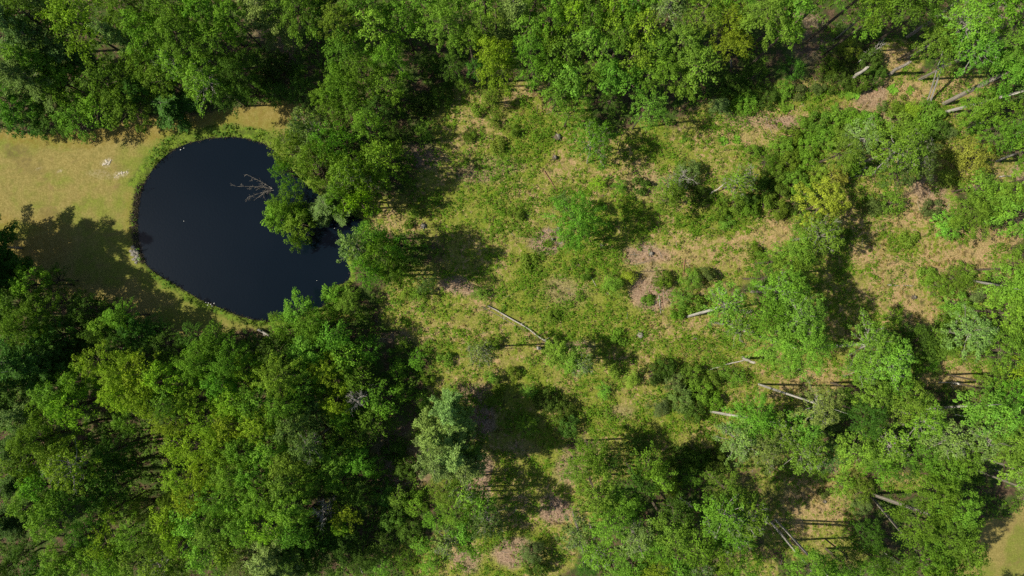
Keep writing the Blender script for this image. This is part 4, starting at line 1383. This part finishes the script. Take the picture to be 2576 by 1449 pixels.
rows = []
for ln in DATA.strip().split('\n'):
    if not ln.strip() or ln.startswith('#'): continue
    if ln[0] == '+':
        f = ln[1:].split(); rows[-1][1].append((float(f[0]), float(f[1]), float(f[2]), float(f[3]), f[4], f[5])); continue
    a, lab = ln.split('|'); f = a.split()
    rows.append((lab.strip(), [(float(f[0]), float(f[1]), float(f[2]), float(f[3]), f[4], f[5])]))

# heights of the ground under every root, in one go
bx = []
for lab, parts in rows:
    x, y, r, h, k, t = parts[0]
    tr = next((v for key, v in TRUNKS.items() if lab.startswith(key)), None)
    if tr: b = at(tr[0][0], tr[0][1], 0)
    else: b = at(x, y, h * .62 if k in 'MFSP' else h * .5)
    bx.append((b.x, b.y, tr))
gz = height([b[0] for b in bx], [b[1] for b in bx])

rs_ = random.Random(5)
for (lab, parts), (X0, Y0, tr), g0 in zip(rows, bx, gz):
    g0 = max(float(g0), -.35)
    kind = parts[0][4]
    nm, cat, grp = KIND[kind]
    if kind == 'H':
        x, y, r, h, k, t = parts[0]
        o = link(nm, HERB[rs_.randrange(3)], None, (X0, Y0, g0 + .02), TONE[t])
        s = r * H / F / .85; o.scale = (s, s, s * .9 if s < 1 else .9); o.rotation_euler.z = rs_.random() * 6.28
        tag(o, lab, cat, grp); continue
    root = link(nm, None, None, (X0, Y0, g0)); root.empty_display_size = .5
    tag(root, lab, cat, grp)
    for i, (x, y, r, h, k, t) in enumerate(parts):
        tree = k in 'MFSP'
        hz = h * .62 if tree else h * .5
        rm = r * (H - hz) / F * (1.10 if x > 1750 and h > 8 and not lab.startswith('giant') else 1.0) * (1.13 if k in 'MFS' else 1.12 if k == 'P' else 1.1)
        best = min(abs(p[2] - rm) for p in PROTO[k])
        cand = [p for p in PROTO[k] if abs(p[2] - rm) < best + .35]
        cr, bw, R, D = cand[rs_.randrange(len(cand))]
        s = rm / R
        c = at(x, y, hz)
        if k in 'BJ':
            zs = h / D * rs_.uniform(.9, 1.1)
            loc = Vector((c.x, c.y, g0 - .05))
        elif k == 'P':
            zs = min(max(h * .78, 2.0) / D, 1.9); loc = Vector((c.x, c.y, h - D * zs + g0))
            loc2 = None
        else:
            shore = 680 < x < 1080 and 280 < y < 760
            dd = min(D * s * (2.7 if shore else 1.45 if x < 1500 and h > 9 else 1.0), h * (.86 if shore else .74)); zs = dd / D; loc = Vector((c.x, c.y, h - dd + g0))
        rz = rs_.random() * 6.28
        tilt = (rs_.uniform(-.08, .08), rs_.uniform(-.08, .08)) if tree else (0, 0)
        col = TONE[t]
        if k in 'BJ': col = (col[0] * 1.12, col[1] * .98, col[2] * 1.15)
        j = rs_.uniform(.88, 1.12); col = (col[0] * j * rs_.uniform(.92, 1.08), col[1] * j, col[2] * j * rs_.uniform(.85, 1.15))
        o = link('crown' if i == 0 else 'bough', cr, root, loc - root.location, col)
        o.rotation_euler = (*tilt, rz); o.scale = (s, s, zs)
        b = link('branchwork', bw, o)
        if i == 0 and tree:
            top = loc + Vector((0, 0, .22 * D * zs)) if k != 'P' else loc + Vector((0, 0, .3))
            if tr:
                for q, (bx_, by_, rad, bark) in enumerate(tr):
                    base = at(bx_, by_, 0); base.z = g0 - .25
                    tp = top.copy()
                    if q == 0 and len(parts) > 5:
                        ec = at(2345, 1296, 10); tp = Vector((ec.x, ec.y, 10))
                    if q == 1:
                        e = parts[5] if len(parts) > 5 else parts[-1]
                        ec = at(e[0], e[1], e[3] * .6); tp = Vector((ec.x, ec.y, e[3] * .62)) if len(parts) > 1 else top + Vector((.9, .5, -.4))
                    trunk_part(root, base, tp, rad, bark)
            else:
                base = Vector((X0, Y0, g0 - .3))
                trunk_part(root, base, top, .045 + .006 * h + .012 * rm, 'grey' if k in 'SP' else 'brown')

# ---------------------------------------------------------------- bare trees, snags, fallen wood
def gh(px, py, z=0):
    p = at(px, py, z); return float(height([p.x], [p.y])[0])

def snag(x0, y0, x1, y1, rad, mat, label, broken=True, name='broken_snag', cat='tree stump', z=None, group='standing broken trunks'):
    r0 = math.hypot(x0 - 1288, y0 - 724.5); r1 = math.hypot(x1 - 1288, y1 - 724.5)
    if z is None: z = max(.6, H * (1 - r0 / r1))
    a = at(x0, y0, 0); g0 = gh(x0, y0); a.z = g0
    b = at(x1, y1, z); b.z = z
    rs = np.random.default_rng(int(x0 + y0))
    rad = rad * .85; A = np.array([0, 0, -.3]); B = np.array(b - a)
    T = Tubes(); n = 6
    pts = [A + (B - A) * t + rs.normal(size=3) * rad * .25 * (0 < t < 1) for t in np.linspace(0, 1, n)]
    T.add(pts, rad * np.linspace(1.2, .8, n), 9)
    root = link(name, None, None, a)
    tag(root, label, cat, group)
    link('trunk', T.mesh('snag_trunk', mat), root)
    S = Tubes()                                    # splintered top
    for k in range(6):
        th = k * 1.05 + rs.random() * .4; o = np.array([math.cos(th), math.sin(th), 0]) * rad * .5
        S.add([B + o - (B / np.linalg.norm(B)) * .12, B + o * 1.1 + np.array([0, 0, rs.uniform(.1, .42)])], [rad * .38, .012], 5)
    link('splintered_top', S.mesh('snag_splinters', mat), root)
    return root

def fallen(x0, y0, x1, y1, rad, mat, label, stubs=3, z0=0.0, z1=0.0, name='fallen_log', bend=.06, taper=.55, group='logs lying on the clearing floor', cat='log'):
    a = at(x0, y0); b = at(x1, y1); n = 9
    rs = np.random.default_rng(int(x0 * 3 + y1))
    ts = np.linspace(0, 1, n)
    P = [np.array(a + (b - a) * t) for t in ts]
    hz = height([p[0] for p in P], [p[1] for p in P])
    L = (b - a).length
    side = np.array([-(b - a).y, (b - a).x, 0]) / max(L, .01)
    w = rs.normal() * bend * L * .5
    for p, t, h_ in zip(P, ts, hz):
        p += side * (math.sin(t * 3.1) * w + rs.normal() * .008 * L)
        p[2] = h_ + rad * .8 + z0 * (1 - t) + z1 * t
    rad = rad * .58
    T = Tubes(); T.add(P, rad * np.linspace(1, taper, n) * rs.uniform(.88, 1.1, n), 8)
    o = link(name, T.mesh('fallen_log', mat))
    c = Vector(P[0]); o.data.transform(Matrix.Translation(-c)); o.location = c
    tag(o, label, cat, group)
    if stubs:
        for k in range(stubs):
            i = rs.integers(2, n - 1); S = Tubes()
            d = unit(side * rs.choice([-1, 1]) + unit(P[-1] - P[0]) * .6 + np.array([0, 0, rs.uniform(.1, .6)]))
            q = P[i] - np.array(c); S.add([q, q + d * rs.uniform(.3, .9)], [rad * .45, rad * .15], 5)
            link('branch_stub', S.mesh('branch_stub', mat), o)
    return o

def bare_tree(x, y, h, label, seed, spread, L, mat=TWIG, lean=(0, 0, 1), tr=.09, depth=3, z0=None, kids=3, boughs=7, name='dead_tree', tip=None):
    g0 = gh(x, y) if z0 is None else z0
    a = at(x, y, 0); a.z = g0
    root = link(name, None, None, a); tag(root, label, 'dead tree', 'leafless dead trees')
    rs = np.random.default_rng(seed)
    T = Tubes(); B = Tubes()
    if tip is not None: top = np.array(at(*tip) - a)
    else: top = np.array(lean, float) * h
    pts = [np.array([0, 0, -.3]), top * .35 + rs.normal(size=3) * .1, top * .7 + rs.normal(size=3) * .1, top]
    T.add(pts, [tr, tr * .8, tr * .5, tr * .2], 7)
    link('trunk', T.mesh('bare_trunk', mat), root)
    for k in range(boughs):
        f = .35 + .65 * k / boughs
        st = top * f
        th = k * 2.4 + rs.random()
        d = unit(np.array([math.cos(th) * spread, math.sin(th) * spread, rs.uniform(.3, .9)]) + unit(top) * .4)
        branch_tree(B, st, d, L * rs.uniform(.7, 1.15) * (1.15 - .4 * f), tr * .42, depth - 1, rs, .55, .15, kids, 4, .009)
    link('branchwork', B.mesh('bare_branches', mat), root)
    return root

snag(2235, 187, 2288, 156, .27, GREY, 'long cut grey trunk standing on the brown opening, casting a dark straight shadow')
snag(2145, 198, 2181, 170, .26, BLEACH, 'short pale broken trunk rising from dark laurel near the bleached branch')
snag(2325, 358, 2341, 351, .22, BLEACH, 'short broken pale stub amid the dark laurels of the shrub belt')
snag(1868, 899, 1897, 912, .22, BLEACH, 'cut birch butt at the top end of the long thin fallen trunk')
snag(2395, 962, 2412, 966, .17, BIRCH, 'stubby white trunk under the brown opening near the lawn corner')
snag(1136, 1068, 1150, 1052, .18, GREY, 'leaning broken stem beside the pale pine tops', z=4)
snag(1842, 168, 1838, 150, .14, GREY, 'twisted grey broken trunk in the shade beneath the lime-bright tree', z=4)
snag(1352, 876, 1359, 877, .26, BLEACH, 'pale short stump at the foot of the long fallen log', z=1.2)

fallen(1228, 767, 1387, 869, .16, BLEACH, 'long pale fallen trunk lying diagonally across the clearing', 4, .1, .3, taper=.9, bend=.03)
fallen(1211, 771, 1322, 832, .07, GREY, 'thin grey trunk lying alongside the long pale diagonal one', 2, bend=.05)
fallen(1369, 430, 1400, 478, .14, RUST, 'reddish-grey log lying alone in the upper clearing', 1, bend=.01)
fallen(1778, 932, 1872, 901, .13, BLEACH, 'long thin curving trunk hung from the cut birch butt', 1, .1, 1.0, taper=1.1, bend=-.05)
fallen(1721, 652, 1719, 693, .12, RUST, 'upright short brown log above the close pair of bushes', 1)
fallen(1657, 742, 1662, 790, .11, BLEACH, 'thin pale log on the litter patch under the lone laurel', 2)
fallen(1665, 748, 1671, 780, .06, RUST, 'thin brown stick beside the pale log on the litter patch', 0)
fallen(1487, 697, 1502, 722, .11, BLEACH, 'short pale log left of the soft spindle-shaped pine', 0)
fallen(1404, 613, 1422, 609, .11, BLEACH, 'short white log on the pinkish litter ring by the lone tree', 0)
fallen(1592, 667, 1636, 655, .07, GREY, 'thin grey stick lying above the yellow-green bush', 1)
fallen(1609, 683, 1675, 679, .10, BARK, 'dark brown thin log lying between two small bushes', 2)
fallen(2232, 716, 2262, 719, .11, BIRCH, 'white thin log on the straw below the bare field, left piece', 0)
fallen(2272, 718, 2296, 719, .12, BIRCH, 'white thin log on the straw below the bare field, right piece', 0)
fallen(2296, 692, 2297, 712, .06, RUST, 'small brown upright stick above the white log pieces', 0)
fallen(1783, 488, 1816, 464, .17, BLEACH, 'pale leaning log beside the tree with bleached twigs', 0, .2, 1.6)
fallen(2131, 449, 2173, 424, .18, BLEACH, 'thick pale fallen trunk under the bluish crown of the airy tree', 1, .2, .9)
fallen(2146, 445, 2190, 434, .11, GREY, 'thinner grey fallen trunk beside the thick pale one', 1, .2, .9)
fallen(2035, 422, 2060, 419, .11, GREY, 'short greyish log among the laurels, above the mustard tree', 0, .9, 1.1)
fallen(2431, 323, 2468, 309, .09, BIRCH, 'thin white log left of the olive edge crown', 1, .2, .6)
fallen(2525, 361, 2551, 350, .08, BIRCH, 'thin white forked branch under the green edge tree', 2, 3.5, 4)
fallen(2510, 445, 2538, 444, .13, BIRCH, 'short white log in the brown shade near the right edge', 0, .2, .5)
fallen(2470, 889, 2484, 872, .09, BLEACH, 'bright white curled bough on the olive-yellow crowns', 0, 8.6, 8.9, bend=.2)
fallen(2360, 961, 2392, 962, .12, BIRCH, 'white log by the small bright bush in the brown opening', 1)
fallen(2372, 1, 2405, -14, .10, GREY, 'grey fallen stem at the top edge beyond the tall trunk', 0)
fallen(2065, 1176, 2103, 1177, .11, RUST, 'reddish log lying at the top of the bright straw glade', 1)
fallen(2060, 1188, 2054, 1208, .08, BLEACH, 'small pale stick at the top of the bright straw glade', 0)
fallen(1190, 1072, 1198, 1050, .10, BLEACH, 'pale stick on the square mulch patch, upper', 1)
fallen(1203, 1108, 1212, 1119, .06, RUST, 'dark stick on the mulch patch below the second shadow bar', 0)
fallen(1612, 1288, 1633, 1316, .12, RUST, 'orange-brown log in the dark pit, lower one', 0, .2, .6)
fallen(1621, 1282, 1640, 1308, .09, RUST, 'orange-brown log in the dark pit, upper one', 1, .2, .6)
fallen(1394, 1256, 1415, 1291, .05, BARK, 'thin dark stick leaning over the brown litter patch', 0, 0, .5)
fallen(1292, 1290, 1302, 1276, .06, BLEACH, 'little pale stick lying by the bottom clearing', 0)
fallen(651, 828, 681, 845, .30, BLEACH, 'thick pale weathered log end beside the pond bottom tip', 2, .3, .3, taper=.8)
fallen(1693, 1234, 1722, 1252, .08, BLEACH, 'bleached broken branch over the dark gap, longer one', 1, 3.2, 4.2)
fallen(1700, 1236, 1726, 1258, .07, BLEACH, 'bleached broken branch over the dark gap, shorter one', 2, 3.0, 4.0)
fallen(1665, 1258, 1690, 1246, .08, GREY, 'grey branch reaching the bleached broken ones from below', 1, 2.8, 3.2)
fallen(1916, 1231, 1922, 1236, .05, BARK, 'dark twig in the deep shade beside the pale-limbed tree', 0)
fallen(2218, 704, 2222, 712, .08, RUST, 'small brown root lump at the white log pieces', 0)
fallen(1860, 1052, 1880, 1058, .07, RUST, 'thin stick in the pale crown row gap', 0)
fallen(1594, 1053, 1622, 1068, .09, RUST, 'short brown log on the green slope below the lower thicket', 2)
fallen(955, 1040, 982, 1022, .06, RUST, 'orange stick in the hollow right of the grey dead treetop', 1)
fallen(1175, 996, 1200, 990, .08, RUST, 'reddish log inside the red brush beside the soft young pines', 2)
fallen(2380, 1036, 2402, 1040, .08, BIRCH, 'white broken spur on the curving white trunk', 0, 2, 2.6)

bare_tree(2158, 158, 3, 'bleached fallen branch with many fingers on the dark laurel', 21, .9, 1.5, BLEACH, tip=(2226, 107, 4.2), tr=.08, depth=2, boughs=11)
bare_tree(1702, 455, 5.2, 'silvery bare tree standing beside the bright green tree', 22, .9, 1.9, BLEACH, tr=.07)
bare_tree(1858, 450, 5.5, 'bleached bare crown on top of the shrubby thicket', 23, 1.0, 1.4, BLEACH, tr=.07)
bare_tree(922, 985, 9.6, 'grey bare treetop in the wood below the pond', 24, 1.1, 2.0, TWIG, lean=(.05, .02, 1), tr=.12, boughs=12, kids=4)
bare_tree(842, 1247, 9.2, 'dark grey bare spreading treetop beside the yellow star tree', 25, 1.2, 2.0, TWIG, lean=(0, 0, 1), tr=.12, boughs=12, kids=4)
bare_tree(2400, 158, 9.4, 'bare bleached twig fan in the pale tangle at the top right', 26, 1.3, 1.7, BLEACH, lean=(0, 0, 1), tr=.06, boughs=9)
bare_tree(2330, 1075, 9.2, 'bleached bare crown left of the vivid lower crowns', 27, 1.2, 2.0, BLEACH, lean=(.1, -.05, 1), tr=.07, boughs=10)
bare_tree(2225, 1390, 5.2, 'white broken twigs at the oak foot', 28, 1.1, .8, BLEACH, tr=.04, boughs=5, depth=2)
bare_tree(912, 1445, 5, 'bent bare stem at the bottom edge', 29, .5, .8, GREY, tip=(903, 1415, 3.5), tr=.09, boughs=3, depth=2)
bare_tree(2045, 612, 7.8, 'grey bare twigs on the light crown below the mustard tree', 30, 1.2, 1.4, TWIG, tr=.05, boughs=7)
bare_tree(1215, 880, 5.4, 'silvery twigs poking from the small grey-green tree', 31, 1.1, 1.1, BLEACH, tr=.05, boughs=7)
bare_tree(1450, 915, 5.8, 'grey twigs beside the bright twin-topped tree', 32, 1.1, .9, BLEACH, tr=.05, boughs=6)
bare_tree(2500, 1180, 10.2, 'pale bare twigs above the corner lawn tree', 33, 1.3, 1.2, BLEACH, tr=.05, boughs=7)
bare_tree(1655, 65, 13.4, 'grey bare twigs in the upper canopy', 34, 1.3, 1.3, TWIG, tr=.06, boughs=8)

# the drowned branches: one sunken crown reaching left out of the water
a = at(688, 476); a.z = -.35
root = link('drowned_branch', None, None, a)
tag(root, 'grey bare drowned branches fanning out over the dark pond water', 'branch')
rs = np.random.default_rng(77)
for k, (ex, ey) in enumerate([(622, 440), (598, 470), (625, 497), (640, 505), (632, 470)]):
    B = Tubes(); e = np.array(at(ex, ey, .6) - a)
    st = np.array([rs.normal() * .1, rs.normal() * .1, 0])
    n = 6; pts = [st + (e - st) * t + np.array([0, math.sin(t * 3) * .12, math.sin(t * 2.2) * .25]) for t in np.linspace(0, 1, n)]
    B.add(pts, np.linspace(.030, .009, n), 6)
    for q in range(7):
        i = 1 + q % (n - 1)
        d = unit(unit(e) + rs.normal(size=3) * .55 + np.array([0, 0, .1]))
        branch_tree(B, pts[i], d, rs.uniform(.5, 1.1), .018, 1, rs, .5, .05, 3, 3, .008)
    link('bough', B.mesh('drowned_bough', GREY), root)

# ---------------------------------------------------------------- stumps, stones, specks on the pond
def stump(x, y, r, h, label, mat=GREY, name='tree_stump'):
    a = at(x, y); a.z = gh(x, y)
    rs = np.random.default_rng(int(x * 7 + y)); n = 14
    root = link(name, None, None, a); tag(root, label, 'tree stump', 'cut stumps and upturned roots')
    T = Tubes(); T.add([(0, 0, -.3), (0, 0, h * .4), (.02, .01, h)], [r * 1.25, r * .95, r * .85], n)
    for k in range(7):
        th = k * .9 + rs.random() * .4; d = np.array([math.cos(th), math.sin(th), 0])
        T.add([d * r * .5 + np.array([0, 0, h * .3]), d * r * 1.4 + np.array([0, 0, .06]), d * r * rs.uniform(1.7, 2.4) + np.array([0, 0, -.05])], [r * .25, r * .16, .02], 5)
    link('base', T.mesh('stump_base', mat), root)
    C = Tubes(); C.add([(.02, .01, h - .05), (.02, .01, h + .004)], [r * .84, r * .84], n)
    link('cut_face', C.mesh('stump_face', GREY), root)
stump(1610, 843, .42, .5, 'dark grey round stump alone in the lower clearing')
stump(1395, 397, .30, .5, 'dark stump throwing a short shadow in the upper clearing', BARK)
stump(1404, 577, .32, .35, 'dark root lump on the pinkish litter ring', BARK)
stump(1388, 603, .28, .4, 'small brown upturned root in the pinkish litter ring', BARK)
stump(1637, 638, .26, .45, 'grey root plate below the lone tree shadow', GREY)
stump(1513, 618, .28, .3, 'low weathered stump just under the lone tree', BARK)
stump(2298, 748, .28, .4, 'small dark stump on the straw near the light bush', BARK)
stump(1402, 345, .5, .4, 'brown upturned root mound beside the little green tree', BARK)
stump(1065, 568, .34, .35, 'pale grey root lump below the ball-shaped bush', GREY)
stump(1748, 850, .26, .25, 'low dark stump right of the round dark grey one', BARK)
stump(2074, 1262, .24, .3, 'small stump in the middle of the bright straw glade', BARK)
stump(1975, 410, .4, .5, 'dark root plate showing in the shrub belt', BARK)

def rock_mesh(name, seed, mat, sub=2):
    import bmesh
    bm = bmesh.new(); bmesh.ops.create_icosphere(bm, subdivisions=sub, radius=1)
    rs = np.random.default_rng(seed); w = rs.normal(size=(4, 3)) * 1.4
    for v in bm.verts:
        c = np.array(v.co); f = 1 + .16 * np.sin(c @ w[0] * 2) + .1 * np.sin(c @ w[1] * 3.3) + .06 * rs.normal()
        v.co = Vector(c * f)
    me = bpy.data.meshes.new(name); bm.to_mesh(me); bm.free(); me.materials.append(mat); return me
STONE = bark_material('stone_grey', (.10, .09, .07), (.24, .22, .18), 3)
WHITE = bark_material('pale_petal', (.6, .6, .55), (.8, .8, .76), 9)
CHALK = bark_material('pale_stone', (.30, .26, .19), (.46, .41, .32), 5)
rocks = [rock_mesh('shore_stone', 800 + i, STONE) for i in range(3)]
for i, (x, y, s) in enumerate([(334, 622, .32), (341, 630, .38), (336, 640, .42), (345, 645, .36), (350, 652, .30), (338, 652, .34), (346, 636, .30), (330, 632, .3), (343, 660, .26)]):
    a = at(x, y); a.z = max(gh(x, y), -.25) + .04
    o = link('shore_stone', rocks[i % 3], None, a); o.scale = (s, s * .75, s * .4); o.rotation_euler.z = i * 1.3
    tag(o, 'grey stone in the pile at the pond rim by the lawn shadow', 'stone', 'grey stones on the pond rim')
chalk = [rock_mesh('chalk_lump', 820 + i, CHALK, 1) for i in range(2)]
for i, (x, y, s) in enumerate([(262, 412, .30), (268, 406, .34), (275, 408, .26), (271, 414, .18), (258, 415, .16), (278, 403, .16)]):
    a = at(x, y); a.z = gh(x, y) + .03
    o = link('pale_stone', chalk[i % 2], None, a); o.scale = (s, s * .6, s * .25); o.rotation_euler.z = i * 2.1
    tag(o, 'chalky pale stone in the upper heap on the tan lawn', 'stone', 'upper heap of chalky stones on the lawn')
for i, (x, y, s) in enumerate([(299, 437, .22), (306, 435, .26), (312, 434, .2), (319, 432, .15), (294, 441, .14), (288, 446, .1)]):
    a = at(x, y); a.z = gh(x, y) + .02
    o = link('pale_stone', chalk[i % 2], None, a); o.scale = (s, s * .6, s * .25); o.rotation_euler.z = i * 1.7
    tag(o, 'chalky pale stone in the lower heap on the tan lawn', 'stone', 'lower heap of chalky stones on the lawn')
speck = rock_mesh('floating_speck', 840, WHITE, 1)
for x, y, s, lab in [(461, 556, .06, 'tiny white speck floating in the open pond middle'), (841, 574, .06, 'tiny white speck floating in the dark narrow end'),
                     (453, 376, .10, 'white speck floating by the upper pond rim'), (461, 372, .07, 'smaller white speck floating by the upper pond rim'),
                     (795, 628, .04, 'faint speck floating near the shore cluster'), (796, 706, .05, 'faint speck floating above the bright corner tree')]:
    a = at(x, y); a.z = -.18
    o = link('floating_blossom', speck, None, a); o.scale = (s * .8, s * .8, s * .4); tag(o, lab, 'blossom', 'white specks on the pond')
for i, (x, y) in enumerate([(519, 761), (525, 762), (531, 765), (539, 763), (534, 770), (523, 768)]):
    a = at(x, y); a.z = .08
    o = link('white_flower', speck, None, a); o.scale = (.07, .07, .05); o.rotation_euler.z = i
    tag(o, 'white flower head in the row on the lower pond bank', 'flower', 'white flowers on the lower pond bank')

# ---------------------------------------------------------------- ground cover and debris
def cover(name, n, kinds, label, tone, leafL, mat=None, seed=3, hscale=1.0, lo=.09, hi=.30, k=8):
    """Low weeds: n clumps kept where kinds(z) says, each a handful of leaves."""
    rs = np.random.default_rng(seed)
    X = rs.uniform(-76, 76, n); Y = rs.uniform(-44, 44, n)
    px = X * F / H + 1288; py = 724.5 - Y * F / H
    z = zones(px, py)
    den = kinds(z, X, Y)
    keep = (rs.random(n) < den) & (z['pd'] > 1)
    X, Y = X[keep], Y[keep]; zz = {k: v[keep] for k, v in z.items()}
    Z = height(X, Y, zz)
    m = len(X)
    s = rs.uniform(lo, hi, m) * (1 + .5 * rs.random(m) ** 4)
    c = np.stack([X, Y, Z], -1).repeat(k, 0); sr = s.repeat(k)
    q = rs.normal(size=(m * k, 3)) * sr[:, None] * np.array([.62, .62, 0])
    q[:, 2] = np.abs(rs.normal(size=m * k)) * sr * .8 * hscale + .03
    N = q * 1.2 + np.array([0, 0, .5]) * sr[:, None] + rs.normal(size=(m * k, 3)) * .35 * sr[:, None]
    L = leafL * rs.uniform(.6, 1.3, m * k)
    V, Fq = leaf_quads(rs, c + q, N, L, L * .6)
    t = np.clip(rs.uniform(.1, .9, m).repeat(k) + rs.normal(size=m * k) * .2, 0, 1)
    hu = np.clip(vnoise(X, Y, 3.0, seed + 5).repeat(k) * 1.1 - .1 + rs.normal(size=m * k) * .2, 0, 1)
    me = mesh_from(name, V, Fq, [mat or LEAF], {'tint': t.repeat(4), 'hue': hu.repeat(4)})
    o = link(name, me, color=tone); tag(o, label, None, None, 'stuff')
    return m

cover('undergrowth', 120000, lambda z, X, Y: np.clip((fbm(X, Y, 1.7, 91, 4) - .515 + .12 * z['lush'] - .10 * z['straw'] - .1 * z['litter'] + .03 * z['clear']) * 8, 0, 1) * (1 - z['lawn']) * (.35 + .65 * z['clear']),
      'low green weeds and seedlings covering the clearing floor', (.122, .215, .014), .18, seed=3, hscale=1.5)
cover('weeds', 26000, lambda z, X, Y: np.clip((fbm(X, Y, 4.0, 191, 3) - .45 + .12 * z['lush'] - .12 * z['straw']) * 5, 0, 1) * (1 - z['lawn']) * z['clear'],
      'knee-high bright green weeds dotted over the clearing', (.108, .208, .014), .22, seed=13, hscale=1.8, lo=.22, hi=.5, k=16)
cover('understory', 60000, lambda z, X, Y: np.clip((fbm(X, Y, 3.2, 93, 4) - .42) * 6, 0, 1) * (1 - z['lawn']) * np.clip(1 - z['clear'] * 1.1, 0, 1) * .8,
      'dim green saplings and brambles on the forest floor', (.100, .175, .018), .26, seed=5, hscale=3.0)
cover('bank_weeds', 26000, lambda z, X, Y: z['bank'] * .8 * (.4 + .6 * (fbm(X, Y, 1.5, 95) > .45)), 'bright green weeds fringing the pond', (.115, .190, .014), .19, seed=4, hscale=1.4)
cover('dry_grass', 26000, lambda z, X, Y: np.clip(z['clear'] * .35 + z['straw'] * .5, 0, 1) * (1 - z['lawn']) * (fbm(X, Y, 2.5, 97) > .47), 'dry straw-coloured grass tufts', (.24, .19, .075), .22, mat=LEAF, seed=6)

def sticks(name, pts, mat, label, lo, hi, rad):
    rs = np.random.default_rng(len(pts)); V = []; Fq = []
    X = np.array([p[0] for p in pts]); Y = np.array([p[1] for p in pts]); Z = height(X, Y)
    n = len(X); th = rs.random(n) * 6.28; L = rs.uniform(lo, hi, n) / 2; r = rad * rs.uniform(.5, 1.3, n)
    d = np.stack([np.cos(th), np.sin(th), rs.normal(size=n) * .18], -1); s = np.stack([-np.sin(th), np.cos(th), np.zeros(n)], -1); u = np.array([0, 0, 1.0])
    c = np.stack([X, Y, Z + .04], -1)
    A = c - d * L[:, None]; B = c + d * L[:, None]; r = r[:, None]
    V = np.stack([A - s * r, A + s * r, A + u * r * 1.6, B - s * r * .6, B + s * r * .6, B + u * r], 1).reshape(-1, 3)
    i = np.arange(n)[:, None] * 6
    Fq = np.concatenate([i + np.array([[0, 3, 5, 2]]), i + np.array([[1, 2, 5, 4]]), i + np.array([[0, 1, 4, 3]])])
    o = link(name, mesh_from(name, V, Fq, [mat])); tag(o, label, None, None, 'stuff')
rs = np.random.default_rng(12)
X = rs.uniform(-74, 74, 60000); Y = rs.uniform(-42, 42, 60000)
z = zones(X * F / H + 1288, 724.5 - Y * F / H)
pr = np.clip(z['litter'] * .30 + z['straw'] * .03 + z['clear'] * .016 + .006, 0, 1) * (1 - z['lawn']) * (z['pd'] > 3)
kp = rs.random(60000) < pr
P_ = list(zip(X[kp], Y[kp])); half = len(P_) // 2
sticks('twig_litter', P_[:half], TWIG, 'grey twigs and slash strewn over the litter patches', .3, 1.6, .022)
sticks('branch_litter', P_[half:], RUST, 'reddish brown sticks strewn over the litter patches', .2, 1.2, .02)
# dead reed stems on the pond's lawn-side rim
pp = []
for i in range(len(POND)):
    (x0, y0), (x1, y1) = POND[i], POND[(i + 1) % len(POND)]
    if x0 > 690 and y0 < 700: continue
    dens_ = 5.5 if (x0 < 365 and 450 < y0 < 700) else .7
    n = int(math.hypot(x1 - x0, y1 - y0) * dens_)
    for _ in range(n):
        t = rs.random(); w = rs.normal() * (5.0 if dens_ > 2 else 2.2) - (5 if dens_ > 2 else 0)
        a = at(x0 + (x1 - x0) * t + w, y0 + (y1 - y0) * t + rs.normal() * 2); pp.append((a.x, a.y))
sticks('dead_reeds', pp, BARK, 'dead grey reed stems matted along the pond rim', .2, .75, .022)
